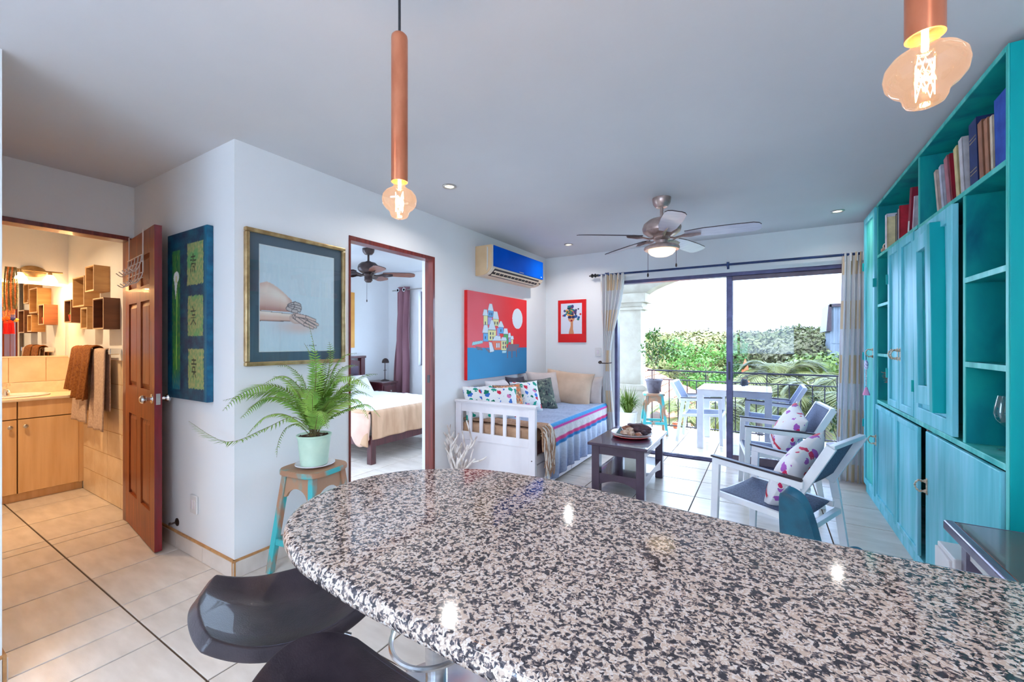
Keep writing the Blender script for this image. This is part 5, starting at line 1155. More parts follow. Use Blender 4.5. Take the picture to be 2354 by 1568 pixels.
# wine glass
wg = thing('wine_glass', 'empty balloon wine glass on the lowest open shelf', 'glass', (.89, 2.60, .882))
prof = [(.040, .0015), (.040, .003), (.015, .006), (.0045, .014), (.004, .085), (.008, .095), (.03, .105), (.046, .128), (.052, .155), (.048, .19), (.040, .232)]
q = MB(); vs0 = prof+[(r-.0012, z) for r, z in prof[::-1][:5]]; q.lathe(prof, 36, (.89, 2.60, .8825)); 
q.f = q.f[:-1]; q.m = q.m[:-1]; q.build('bowl_and_stem', clear('wine_glass_clear', (.93, .97, .97), .10, .01, .9), wg, smooth=True, ang=180)
# silver frame on the shelf
sf = thing('photo_frame', 'tiny silver photo frame with an oval on the upper open shelf', 'picture frame', (.82, 2.36, 1.636))
q = MB(); q.box(.82, .832, 2.335, 2.40, 1.637, 1.735); q.build('frame', M['chrome'], sf, bev=.004); q = MB(); q.lathe([(.022, 0), (.020, .003), (.0, .003)], 20, (.82, 2.3675, 1.686), RY(-HP), sx=1.5); q.build('oval_mat', M['porc'], sf)
tw = thing('dried_branch', 'dried grey branch with pods on the lower far shelf', 'dried plant', (.88, 4.20, .882))
random.seed(4)
q = MB(); q.tube([(.88, 4.20, .884), (.86, 4.19, 1.0), (.84, 4.2, 1.08)], .006, 6); q.build('stem', M['twig'], tw)
for i in range(12):
    q = MB(); a = random.uniform(-1, 1); p = Vector((.85, 4.2, 1.03+random.uniform(0, .06))); e = p+Vector((-.05-random.random()*.03, .06*a, random.uniform(-.01, .06))); q.tube([p, p.lerp(e, .5)+Vector((0, 0, .01)), e], [.006, .008, .002], 6, flat=.4); q.build('pod', M['twig'], tw)
# ------------------------------------------------------------------ dark side table and white drawer unit by the cabinet
M['brownglass'] = mat('dark_worn_tabletop', S(74, 56, 58), S(104, 60, 48), rough=.16, scale=3, detail=6, lo=.35, hi=.75, coat=.5)
M['dkmetal'] = mat('grey_metal_edge', S(128, 120, 140), S(104, 96, 116), rough=.25, metal=.6, scale=10)
stb = thing('side_table', 'dark topped side table standing before the near end of the teal cabinet', 'table', (.9, 1.75, 0))
q = MB(); q.box(.59, 1.24, 1.42, 2.125, .672, .69); q.build('tabletop', M['brownglass'], stb, bev=.003)
q = MB(); q.box(.562, .592, 1.40, 2.14, .655, .692); q.box(.562, 1.24, 2.122, 2.14, .655, .690); q.build('edge_moulding', M['dkmetal'], stb, bev=.008, seg=3)
for (x, y) in ((.60, 1.45), (.60, 2.06), (1.19, 1.45), (1.19, 2.06)): q = MB(); q.box(x, x+.04, y, y+.04, 0, .66); q.build('leg', M['dkmetal'], stb)
q = MB(); q.box(.61, .63, 1.49, 2.06, .585, .655); q.build('apron', M['wplastic'], stb)
wb = thing('white_drawer_unit', 'low white drawer unit under the dark side table', 'drawer unit', (.9, 1.95, 0))
q = MB(); q.box(.65, 1.18, 1.52, 2.05, 0, .53); q.box(.585, 1.20, 2.115, 2.285, 0, .56); q.build('body', M['white'], wb, bev=.004)
q = MB(); q.box(.575, .586, 2.13, 2.275, .03, .545); q.build('drawer_front', M['white'], wb, bev=.003)
# ------------------------------------------------------------------ bathroom
M['maple'] = mat('maple_laminate', S(226, 186, 138), S(214, 170, 120), rough=.35, scale=4, st=(6, 6, .4), detail=6)
M['ctop'] = mat('cream_counter', S(232, 214, 190), S(222, 202, 176), rough=.25, scale=20)
M['dgap'] = mat('shadow_gap_board', S(120, 86, 54), rough=.8, scale=6)
M['mirror'] = mat('mirror_silver', (.93, .93, .93), (.93, .93, .93), rough=.0, metal=1, scale=1)
M['ply'] = mat('plywood', S(190, 148, 96), S(168, 124, 76), rough=.5, scale=5, st=(1, 1, 5), detail=6)
M['plyd'] = mat('plywood_dark', S(112, 66, 38), S(92, 52, 30), rough=.5, scale=5, st=(1, 1, 5), detail=6)
VX = -5.36
va = thing('bathroom_vanity', 'maple bathroom vanity with cream top and round knobs', 'vanity', (-5.6, .73, 0))
q = MB(); q.box(-5.835, VX-.02, .2, 1.262, .07, .845); q.build('carcass', M['dgap'], va)
q = MB(); q.box(-5.835, VX-.045, .2, 1.262, 0, .07); q.build('toe_kick', M['maple'], va)
for (a, b) in ((.215, .858), (.866, 1.228)):
    q = MB(); q.box(VX-.02, VX, a, b, .70, .845); q.build('drawer_front', M['maple'], va, bev=.002)
for (a, b, k) in ((.215, .538, .50), (.546, .858, .82), (.866, 1.228, .905)):
    q = MB(); q.box(VX-.02, VX, a, b, .075, .692); dd = q.build('door', M['maple'], va, bev=.002)
    q = MB(); q.lathe([(.007, 0), (.007, .010), (.015, .016), (.016, .022), (.010, .027), (.0, .028)], 16, (VX, k, .635), RY(HP)); q.build('knob', M['nickel'], dd, smooth=True)
q = MB(); q.box(VX-.018, VX-.004, 1.228, 1.263, .07, .845); q.build('filler_strip', M['maple'], va)
q = MB(); q.box(-5.838, VX+.02, .19, 1.2635, .845, .872); q.build('worktop', M['ctop'], va, bev=.008, seg=3)
q = MB(); q.box(-5.838, -5.822, .19, 1.2635, .872, .975); q.build('backsplash', M['ctop'], va, bev=.004); q = MB(); q.box(-5.822, VX+.0, 1.248, 1.2635, .872, .975); q.build('backsplash', M['ctop'], va, bev=.004)
sk_ = thing('wash_basin', 'white oval wash basin set into the bathroom vanity', 'basin', (-5.60, .86, .872))
q = MB(); q.lathe([(1.0, 0), (1.02, .008), (.98, .014), (.90, .012), (.84, .002), (.7, -.004), (.0, -.006)], 40, (-5.60, .86, .8735), sx=.185, sy=.235); q.build('bowl', M['porc'], sk_, smooth=True)
fc = thing('basin_faucet', 'chrome basin faucet with clear knob behind the basin', 'faucet', (-5.765, .86, .872))
q = MB(); q.lathe([(.024, .0), (.022, .01), (.016, .03), (.016, .06), (.0, .062)], 18, (-5.765, .86, .873)); q.build('base', M['chrome'], fc, smooth=True)
q = MB(); q.tube(crom([(-5.765, .86, .90), (-5.74, .86, .925), (-5.69, .86, .925), (-5.655, .86, .905)], 5), .010, 10); q.build('spout', M['chrome'], fc, smooth=True)
q = MB(); q.ell((-5.765, .86, .965), .028, .028, .024, 14, 10); q.build('knob', clear('acrylic', (.9, .86, .8), .2, .02), fc, smooth=True)
mr = thing('bathroom_mirror', 'frameless bathroom mirror above the vanity', 'mirror', (-5.838, .72, 1.217))
q = MB(); q.box(-5.839, -5.834, .2, 1.244, 1.217, 1.885); q.build('glass', M['mirror'], mr)
q = MB(); q.box(-5.8395, -5.832, .2, 1.262, 1.203, 1.217); q.build('lower_trim', M['ctop'], mr)
def wtiles(name, P, us, zs, gap=.004, label=None):
    """recessed grout board with one object per tile; P(u,z,d) maps to the wall"""
    q = MB(); q.prism([(us[0], zs[0]), (us[-1], zs[0]), (us[-1], zs[-1]), (us[0], zs[-1])], lambda u, v, d: P(u, v, d), 0, .004)
    o = struct(name, q, M['grout2'], label)
    for i in range(len(us)-1):
        for j in range(len(zs)-1):
            q = MB(); q.prism([(us[i]+gap/2, zs[j]+gap/2), (us[i+1]-gap/2, zs[j]+gap/2), (us[i+1]-gap/2, zs[j+1]-gap/2), (us[i]+gap/2, zs[j+1]-gap/2)], P, .004, .007); q.build('tile', M['btile'], o)
    return o
wtiles('trim_3', lambda u, z, d: (-5.84+d, u, z), [.26, .57, .885, 1.115, 1.263], [.977, 1.203], label='cream wall tiles above the vanity')
wtiles('trim_4', lambda u, z, d: (u, 1.265-d, z), [VX+.005, -5.05, -4.74, -4.43, -4.165], [.002, .20, .40, .60, .80, 1.0, 1.195], label='cream wall tiles beside the vanity')
wtiles('trim_5', lambda u, z, d: (u, 1.265-d, z), [-5.838, -5.60, VX+.005], [.977, 1.195])
vl = thing('vanity_light', 'brass vanity light bar with two lit bell shades above the mirror', 'wall lamp', (-5.83, 1.035, 1.95))
q = MB(); q.lathe([(.085, 0), (.082, .010), (.06, .020), (.0, .022)], 32, (-5.839, 1.035, 2.005), RY(HP), sx=.62); q.build('wall_plate', M['gold'], vl, smooth=True)
q = MB(); q.cyl((-5.77, .86, 2.004), (-5.77, 1.212, 2.006), .008, n=10); q.cyl((-5.83, 1.035, 2.005), (-5.77, 1.035, 2.005), .010, n=10); q.build('bar', M['gold'], vl, smooth=True)
M['shade'] = emis('lit_bell_glass', (1, .80, .52), 1.0)
for y in (.94, 1.13):
    q = MB(); q.cyl((-5.77, y, 2.004), (-5.77, y, 1.975), .012, .016, n=12); q.build('holder', M['gold'], vl, smooth=True)
    q = MB(); q.lathe([(.018, 1.978), (.028, 1.965), (.042, 1.940), (.052, 1.915), (.049, 1.915), (.038, 1.938), (.02, 1.962)], 24, (-5.77, y, 0)); q.build('bell_shade', M['shade'], vl, smooth=True)
    point('vanity_bulb', (.06, y-1.035, -.025), 3.2, (1, .60, .26), .014, vl)
# necklaces on the light bar
nk = thing('bead_necklaces', 'orange bead necklaces with red tassel hanging from the vanity light bar', 'necklace', (-5.755, .885, 1.42))
M['bead_o'] = mat('orange_beads', S(214, 140, 74), S(188, 96, 50), rough=.4, scale=50); M['bead_d'] = mat('brown_beads', S(120, 92, 52), S(86, 100, 70), rough=.4, scale=50)
random.seed(8)
for k in range(5):
    y = .862+.012*k; ln = random.uniform(.38, .46); q = MB()
    for i in range(int(ln/.0125)):
        for s_ in (-1, 1):
            t_ = i*.0125/ln; q.ell((-5.757+.004*k, y+s_*.009*(.4+math.sin(PI*t_)), 2.010-i*.0125), .0072, .0072, .0075, 6, 4)
    q.build('bead_strand', M['bead_o' if k % 2 else 'bead_d'], nk, smooth=True)
for i, (dy, dz, c) in enumerate(((-.02, 0, (226, 110, 40)), (.012, -.005, (60, 60, 120)), (.03, -.012, (230, 170, 80)), (.0, -.03, (232, 70, 40)))):
    q = blob((-5.745, .885+dy, 1.555+dz), .016, .018, .018, i, .3, 10, 8); q.build('pompom', mat('pompom', S(*c), rough=1, scale=60), nk, smooth=True)
q = MB(); q.lathe([(.006, 1.53), (.018, 1.515), (.022, 1.43), (.024, 1.42), (.0, 1.42)], 14, (-5.745, .887, 0)); q.build('tassel', mat('red_yarn', S(216, 24, 24), S(180, 12, 16), rough=.95, scale=30, st=(8, 8, .3)), nk, smooth=True)
# cube shelves
def cube(x0, x1, z0, z1, label, dark=False):
    o = thing('cube_shelf', label, 'shelf', ((x0+x1)/2, 1.215, z0), 0, 'wooden cube shelves on the bathroom wall')
    yf, yb, t_ = 1.165, 1.2645, .013; m = M['ply'] if not dark else M['plyd']
    for b in ((x0, x0+t_, z0, z1), (x1-t_, x1, z0, z1)): q = MB(); q.box(b[0], b[1], yf, yb, b[2], b[3]); q.build('side_board', m, o, bev=.001)
    for b in ((z0, z0+t_), (z1-t_, z1)): q = MB(); q.box(x0+t_, x1-t_, yf, yb, *b); q.build('shelf_board', m, o, bev=.001)
    q = MB(); q.box(x0+t_, x1-t_, yb-.008, yb-.002, z0+t_, z1-t_); q.build('back_board', M['plyd'], o)
    q = MB(); e = .006
    for b in ((x0, x0+e, z0, z1), (x1-e, x1, z0, z1), (x0+e, x1-e, z0, z0+e), (x0+e, x1-e, z1-e, z1)): q.box(b[0], b[1], yf-.002, yf, b[2], b[3])
    q.build('front_lip', mat('pale_edge', S(226, 196, 160), rough=.5, scale=10), o)
cube(-4.91, -4.70, 1.767, 1.98, 'topmost wooden cube shelf on the bathroom wall'); cube(-5.25, -4.945, 1.652, 1.912, 'tall wooden cube shelf below left of the topmost one')
cube(-5.49, -5.30, 1.523, 1.727, 'dark cube shelf furthest left with a red pot', True); cube(-5.03, -4.865, 1.457, 1.637, 'smallest cube shelf, low in the middle'); cube(-4.72, -4.475, 1.45, 1.70, 'dark cube shelf nearest the bathroom door', True)
cp = thing('tiny_potted_plant', 'tiny red pot with plant in the leftmost cube shelf', 'plant', (-5.40, 1.20, 1.536))
q = MB(); q.lathe([(.0, 1.537), (.022, 1.537), (.030, 1.585), (.032, 1.595), (.0, 1.59)], 16, (-5.40, 1.20, 0)); q.build('pot', mat('red_pot', S(206, 72, 40), rough=.5, scale=10), cp, smooth=True); q = blob((-5.40, 1.20, 1.612), .02, .02, .028, 3, .5, 12, 8); q.build('leaves', M['fern'], cp, smooth=True)
tag(blob((-4.76, 1.20, 1.807), .022, .016, .027, 5, .5, 12, 8).build('figurine', M['shell'], smooth=True), 'tiny pale figurine in the topmost cube shelf', 'figurine')
tag(blob((-4.95, 1.20, 1.492), .035, .018, .022, 7, .4, 12, 8).build('stone', mat('green_stone', S(120, 130, 80), rough=.6, scale=10), smooth=True), 'small green stone in the lowest middle cube shelf', 'stone')
# towel bar and towels
tbar = thing('towel_bar', 'chrome towel bar on the tiled bathroom wall', 'towel bar', (-4.9, 1.21, 1.25))
q = MB(); q.box(-5.36, -4.45, 1.196, 1.208, 1.263, 1.277); q.build('bar', M['chrome'], tbar, bev=.002)
for x in (-5.37, -4.45): q = MB(); q.box(x-.018, x+.018, 1.19, 1.2645, 1.245, 1.293); q.build('bracket', M['chrome'], tbar, bev=.006)
M['towb'] = mat('brown_terry', S(150, 92, 40), S(120, 66, 26), rough=1, scale=60, detail=2, bump=.8, bs=300)
M['towp'] = mat('beige_terry', S(216, 190, 172), S(198, 168, 150), rough=1, scale=60, detail=2, bump=.8, bs=300)
def towel(x0, x1, zf, zb, off, m, label, seed, folds=2):
    q = MB(); R0 = .012+off; 
    def P(u, v):
        s_ = v*(1.275-zf+1.275-zb+PI*R0); a = 1.275-zf
        if s_ < a: y, z = 1.202-R0, zf+s_; k = 1-s_/a
        elif s_ < a+PI*R0: th_ = (s_-a)/R0; y, z = 1.202-R0*math.cos(th_), 1.275+R0*math.sin(th_); k = 0
        else: y, z = 1.202+R0, 1.275-(s_-a-PI*R0); k = 0
        w_ = math.sin(2*PI*folds*u+seed); xx = (x0+x1)/2+(x1-x0)*(u-.5)*(.84+.22*k)
        return (xx+.006*n3(u*3, v*6, seed), y-.016*k*(w_+1)*.6*(off+.012)/.012*.7-.006*k, z+.006*n3(u*5, seed))
    q.grid(P, 30, 60); o = q.build('towel', m, smooth=True, solid=.008, ang=180); tag(o, label, 'towel', 'towels on the bathroom bar'); return o
towel(-5.27, -4.90, .66, .75, .004, M['towp'], 'pinkish beige towel hanging lowest under the brown ones', 1.0)
towel(-4.83, -4.50, .63, .78, .004, M['towp'], 'beige towel at the door end of the towel bar', 2.3)
towel(-5.31, -5.03, .93, 1.0, .024, M['towb'], 'left brown terry towel folded over the towel bar', .4)
towel(-5.05, -4.74, .87, .95, .030, M['towb'], 'right brown terry towel folded over the towel bar', 1.8)
# wire rack over the door
rk = thing('over_door_rack', 'white wire hook rack hung over the bathroom door', 'rack', dr.location, dr.rotation_euler.z)
M['wire'] = mat('white_wire', S(222, 212, 206), rough=.4, scale=20)
for u in (.16, .56):
    q = MB(); q.tube([(u, TH+.008, 2.03), (u, TH+.008, 2.092), (u, -.008, 2.092), (u, -.008, 1.80)], .004, 6); q.build('hanger', M['wire'], rk, local=True)
for z in (1.92, 1.875, 1.80, 1.765): q = MB(); q.tube([(.14, -.012, z), (.58, -.012, z)], .003, 6); q.build('crossbar', M['wire'], rk, local=True)
for i in range(5):
    u = .17+.095*i; q = MB(); q.tube(crom([(u, -.012, 1.92), (u, -.02, 1.86), (u+.02, -.05, 1.80), (u+.03, -.085, 1.82)], 4), .0032, 6); q.tube(crom([(u+.04, -.012, 1.875), (u+.04, -.018, 1.78), (u+.02, -.045, 1.725), (u+.01, -.075, 1.74)], 4), .0032, 6); q.build('hook', M['wire'], rk, local=True)
# ------------------------------------------------------------------ bedroom
M['bedwood'] = mat('dark_cherry', S(84, 34, 40), S(62, 22, 30), rough=.3, scale=5, st=(6, 6, 1), coat=.3)
bd = thing('double_bed', 'dark cherry double bed with white top sheet seen through the bedroom doorway', 'bed', (-4.57, 3.81, 0))
for (x, y) in ((-3.75, 3.12), (-3.75, 4.42)): q = MB(); q.box(x, x+.07, y, y+.07, 0, .30); q.build('leg', M['bedwood'], bd, bev=.004)
q = MB(); q.box(-3.735, -3.695, 3.19, 4.42, .19, .33); q.build('foot_rail', M['bedwood'], bd, bev=.003)
for y in (3.125, 4.455): q = MB(); q.box(-5.40, -3.75, y, y+.03, .19, .33); q.build('side_rail', M['bedwood'], bd)
for y in (3.10, 4.42): q = MB(); q.box(-5.52, -5.44, y, y+.075, 0, 1.10); q.build('head_post', M['bedwood'], bd, bev=.004)
q = MB(); pts = [(3.17, .35), (4.425, .35), (4.425, 1.05)]+[(4.425-1.255*i/12, 1.05+.08*math.sin(PI*i/12)) for i in range(1, 12)]+[(3.17, 1.05)]
q.prism(pts, lambda u, v, d: (d, u, v), -5.505, -5.46); q.build('headboard', M['bedwood'], bd, bev=.003)
q = MB(); q.box(-5.53, -5.43, 3.08, 4.51, 1.10, 1.135); q.build('head_cap', M['bedwood'], bd, bev=.006)
for a, b in ((3.22, 3.60), (3.64, 3.98), (4.02, 4.38)): q = MB(); q.prism([(a, .75), (b, .75), (b, .97)]+[(b-(b-a)*i/8, .97+.05*math.sin(PI*i/8)) for i in range(1, 8)]+[(a, .97)], lambda u, v, d: (d, u, v), -5.462, -5.452); q.build('raised_panel', mat('slate_cherry', S(84, 64, 84), S(66, 48, 66), rough=.25, scale=5, coat=.4), bd, bev=.004)
q = MB(); q.box(-5.44, -3.74, 3.15, 4.47, .30, .575); q.build('mattress', M['offw'], bd, bev=.05, seg=4)
M['sheet'] = mat('white_sheet', S(226, 226, 234), S(214, 215, 226), rough=.85, scale=4, bump=.12, bs=12)
M['sand'] = mat('sand_coverlet', S(206, 168, 136), S(184, 144, 114), rough=.8, scale=4, st=(1, 3, .6), bump=.1, bs=14)
cv = thing('bed_coverlet', 'white sheet and sand coloured coverlet spread over the double bed', 'bedding', (-4.5, 3.81, .58))
q = MB()
def cvp(u, v):
    y = 3.135+1.35*u; s_ = v*1.75
    if s_ < 1.42: return (-5.15+s_, y, .588+.012*n3(u*4, v*9, 3)+.008*n3(u*9, v*18, 5))
    k = s_-1.42; a = min(k/.07, 1)*HP; return (-3.73+.045*math.sin(a)+.012*math.sin(u*26+2*n3(u*3, 2))*sm(.05, .3, k), y, .588-.045*(1-math.cos(a))-max(0, k-.055)*(.98-.06*n3(u*2, 4)))
q.grid(cvp, 60, 90)
me_m = [0 if (j < 74) else 1 for j in range(90) for i in range(60)]; q.m = me_m; q.build('cloth', [M['sheet'], M['sand']], cv, smooth=True, solid=.01, ang=180)
q = MB()
def sid(u, v):
    x = -5.1+1.40*u; k = v*(.26+.10*sm(.7, 1, u)); a = min(k/.06, 1)*HP; w_ = .014*math.sin(u*22)*sm(.05, .2, k)
    return (x, 3.145-.04*math.sin(a)-w_-.01, .59-.04*(1-math.cos(a))-max(0, k-.04)*1.1)
q.grid(sid, 50, 16); q.build('side_drop', M['sand'], cv, smooth=True, solid=.008, ang=180)
q = MB(); q.grid(lambda u, v: (-3.98+.30*u+.012*math.sin(v*5), 3.098-.02*math.sin(u*3+.5)-.03*v*(1-v), .56-.37*v*(1-.35*(2*u-1.15)**2)), 14, 16); q.build('folded_corner', mat('peach_blanket', S(226, 190, 172), S(212, 174, 156), rough=.9, scale=6), cv, smooth=True, solid=.008, ang=180)
for y, lb in ((3.46, 'near white pillow at the head of the double bed'), (4.12, 'far white pillow at the head of the double bed')):
    cushion((-5.22, y, .68), .60, .40, .18, HP, math.radians(-38), 0, M['offw'], lb, None, 'pillows on the double bed')
ns = thing('nightstand', 'dark cherry nightstand beside the bed with one drawer', 'nightstand', (-5.3, 4.69, 0))
q = MB(); q.box(-5.50, -5.10, 4.545, 4.83, .08, .695); q.build('body', M['bedwood'], ns, bev=.003); q = MB(); q.box(-5.525, -5.08, 4.525, 4.85, .695, .722); q.build('top', M['bedwood'], ns, bev=.006)
q = MB(); q.box(-5.10, -5.085, 4.565, 4.81, .50, .66); dw = q.build('drawer', M['bedwood'], ns, bev=.003); q = MB(); q.lathe([(.006, 0), (.006, .012), (.014, .018), (.012, .026), (.0, .028)], 12, (-5.085, 4.688, .58), RY(HP)); q.build('knob', M['nickel'], dw, smooth=True)
lp = thing('table_lamp', 'small bronze table lamp with dome shade on the nightstand', 'lamp', (-5.30, 4.775, .722))
bx, by, bz = -5.30, 4.775, .7225
q = MB(); q.lathe([(.0, 0), (.065, 0), (.07, .006), (.045, .016), (.012, .024), (.008, .03)], 24, (bx, by, bz)); q.build('base', M['darkmetal'], lp, smooth=True)
q = MB(); q.cyl((bx, by, bz+.02), (bx, by, bz+.30), .006, n=8); q.cyl((bx, by-.03, bz+.17), (bx, by+.03, bz+.17), .004, n=6); q.build('post', M['darkmetal'], lp, smooth=True)
q = MB(); q.lathe([(.055, bz+.29), (.054, bz+.315), (.042, bz+.345), (.02, bz+.362), (.0, bz+.366)], 20, (bx+.01, by, 0)); q.build('dome_shade', M['darkmetal'], lp, smooth=True, solid=.003)
M['mauve'] = mat('mauve_curtain', S(150, 106, 116), S(124, 82, 94), rough=.7, scale=3, st=(3, 3, .3), sheen=.3)
bc = thing('bedroom_curtain', 'mauve eyelet curtain hanging by the bedroom window', 'curtain', (-5.1, 4.98, .03))
drape('cloth', bc, M['mauve'], lambda v: (lerp(-5.24, -5.36, v), lerp(-4.95, -4.97, v), lerp(.8, 1.1, v)), 4.985, 2.26, .03, 2.5, .05)
for x in (-5.17, -5.03): q = MB(); q.lathe([(.034, -.004), (.034, .004), (.02, .004), (.02, -.004), (.034, -.004)], 20, (x, 4.93, 2.205), RX(HP)); q.build('eyelet', M['chrome'], bc, smooth=True)
br = thing('bedroom_curtain_rod', 'thin steel curtain rod over the bedroom window', 'curtain rod', (-4.3, 4.985, 2.2))
q = MB(); q.cyl((-5.35, 4.985, 2.21), (-3.15, 4.985, 2.21), .010, n=10); q.build('pole', M['nickel'], br, smooth=True)
for x in (-5.3, -3.2): q = MB(); q.bar((x, 5.059, 2.21), (x, 4.985, 2.21), .012, .012); q.build('bracket', M['nickel'], br)
op = thing('ochre_canvas', 'plain ochre canvas on the bedroom wall above the headboard', 'painting', (-5.51, 3.98, 1.26))
q = MB(); q.box(-5.529, -5.495, 3.62, 4.34, 1.262, 2.125); q.build('canvas', mat('ochre_paint', S(224, 166, 84), S(206, 140, 60), rough=.6, scale=3, detail=6), op, bev=.003)
# ------------------------------------------------------------------ balcony
M['stucco'] = mat('outside_stucco', S(226, 216, 198, .46), S(210, 198, 178, .46), rough=.85, scale=6, detail=6, bump=.2, bs=50)
fbk = shell('floor_balcony', [(-2.6, 2.4, 5.33, 7.06, -.25, -.012)], M['grout'], 'balcony floor tiles')
lay(fbk, [(-2.6, 2.4, 5.33, 7.05)], XLN+[1.768, 2.2255], [5.287+.449*k for k in range(5)], M['tile'], top=-.006)
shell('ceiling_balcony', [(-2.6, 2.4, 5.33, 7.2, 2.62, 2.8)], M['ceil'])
# arch wall between columns
t = MB(); ax0, ax1, zs_, rise = -1.60, 1.62, 2.115, .36
pts = [(ax0-.45, 2.62), (ax0-.45, zs_), (ax0, zs_)]+[(ax0+(ax1-ax0)*i/24, zs_+rise*math.sin(PI*i/24)**.75) for i in range(1, 24)]+[(ax1, zs_), (ax1+.45, zs_), (ax1+.45, 2.62)]
t.prism(pts, lambda u, v, d: (u, d, v), 6.66, 6.96); struct('wall_arch', t, M['stucco'], 'white plaster arch over the balcony')
for k, cx_ in enumerate((-1.83, 1.85)):
    c_ = thing('balcony_column', ('white plaster column at the left end of the balcony arch', 'white plaster column at the right end of the balcony arch')[k], 'column', (cx_, 6.81, 0), 0, 'balcony columns')
    s_ = 1 if k == 0 else -1
    q = MB(); q.box(cx_-.23, cx_+.23, 6.60, 7.02, -.005, .60); q.build('pedestal', M['stucco'], c_, bev=.006)
    q = MB(); q.prism([(.25, .60), (.262, .615), (.265, .64), (.255, .665), (.22, .685), (-.22, .685), (-.255, .665), (-.265, .64), (-.262, .615), (-.25, .60)], lambda u, v, d: (cx_+u, d, v), 6.58, 7.04); q.build('base_moulding', M['stucco'], c_, bev=.01)
    q = MB(); q.box(cx_-.17, cx_+.17, 6.65, 6.97, .68, 1.86); q.build('shaft', M['stucco'], c_, bev=.006)
    q = MB(); q.box(cx_-.215, cx_+.215, 6.61, 7.01, 1.86, 1.905); q.build('neck_moulding', M['stucco'], c_, bev=.018, seg=3)
    q = MB(); q.box(cx_-.195, cx_+.195, 6.63, 6.99, 1.905, 1.975); q.box(cx_-.255, cx_+.255, 6.58, 7.04, 1.975, 2.115); q.build('capital', M['stucco'], c_, bev=.005)
# railing
M['iron'] = mat('dark_iron', S(62, 56, 64), S(46, 42, 50), rough=.5, metal=.3, scale=20)
rl = thing('balcony_railing', 'dark wrought iron balcony railing with scroll work', 'railing', (0, 6.85, 0))
for z, h in ((.905, .022), (.765, .014), (.055, .014)): q = MB(); q.bar((-1.60, 6.85, z), (1.62, 6.85, z), .022, h); q.build('rail', M['iron'], rl)
for i in range(25): q = MB(); x = -1.53+.13*i; q.bar((x, 6.85, .0 if i % 6 == 0 else .05), (x, 6.85, .905 if i % 6 == 0 else .765), .013, .013, (0, 1, 0)); q.build('baluster', M['iron'], rl)
for k in range(4):
    x0 = -1.45+.78*k
    for s_ in (-1, 1):
        pts = [(x0+.36+s_*(.34-.30*t_)+s_*.0, 6.85, .835+.055*math.sin(t_*PI*1.0)*(1 if s_ > 0 else 1)-.0) for t_ in [i/10 for i in range(11)]]
        c0 = (x0+.36+s_*.06, .835); pts += [(c0[0]+.055*math.cos(a)*-s_*(1-.5*i/14), 6.85, c0[1]+.055*math.sin(a)*(1-.5*i/14)) for i, a in enumerate([j*.42 for j in range(14)])]
        q = MB(); q.tube(pts, .004, 6); q.build('scroll', M['iron'], rl)
# balcony table and vase
tbt = thing('balcony_table', 'white square balcony table with ceramic top', 'table', (-.335, 6.22, 0))
q = MB(); q.box(-.745, .08, 5.81, 6.635, .735, .752); q.build('tabletop', M['porc'], tbt, bev=.003)
for b in ((-.74, .075, 5.815, 5.85), (-.74, .075, 6.595, 6.63), (-.74, -.705, 5.85, 6.595), (.04, .075, 5.85, 6.595)): q = MB(); q.box(*b, .672, .735); q.build('apron', M['alu'], tbt)
for x in (-.742, .002):
    for y in (5.813, 6.557): q = MB(); q.box(x, x+.075, y, y+.075, -.005, .672); q.build('leg', M['alu'], tbt, bev=.003)
vz = thing('glass_vase', 'square clear glass vase with dark stones on the balcony table', 'vase', (-.22, 6.12, .752))
q = MB(); q.prism([(-.055, -.055), (.055, -.055), (.055, .055), (-.055, .055)], lambda u, v, d: (-.22+u, 6.12+v, d), .753, .99); q.f = [q.f[0]]+q.f[2:]; q.m = [0]*len(q.f); q.build('glass_body', M['glass'], vz)
q = blob((-.22, 6.12, .83), .045, .045, .05, 9, .3); q.build('dark_stones', mat('dark_stone', S(52, 56, 66), S(30, 34, 44), rough=.6, scale=30), vz, smooth=True)
# ------------------------------------------------------------------ foliage helpers
M['leaf'] = mat('leaf_green', S(122, 168, 66, .42), S(84, 134, 46, .42), rough=.5, scale=3, rnd=.08, spec=.3)
M['leafb'] = mat('leaf_bright', S(172, 188, 70, .36), S(120, 156, 48, .34), rough=.5, scale=3, spec=.3)
M['bark'] = mat('bark', S(120, 100, 80), S(84, 68, 56), rough=.9, scale=10, st=(1, 1, .3))
def leafcard(q, p, d, up, l_, w_, mi=0):
    d = d.normalized(); s_ = d.cross(up); s_ = s_.normalized() if s_.length > .05 else Vector((1, 0, 0)); n_ = s_.cross(d)
    q.add([p, p+d*l_*.45+s_*w_*.5-n_*w_*.12, p+d*l_, p+d*l_*.45-s_*w_*.5-n_*w_*.12], [(0, 1, 2, 3)], mi)
def rvec(r): 
    while True:
        v = Vector((r.uniform(-1, 1), r.uniform(-1, 1), r.uniform(-1, 1)))
        if .05 < v.length < 1: return v
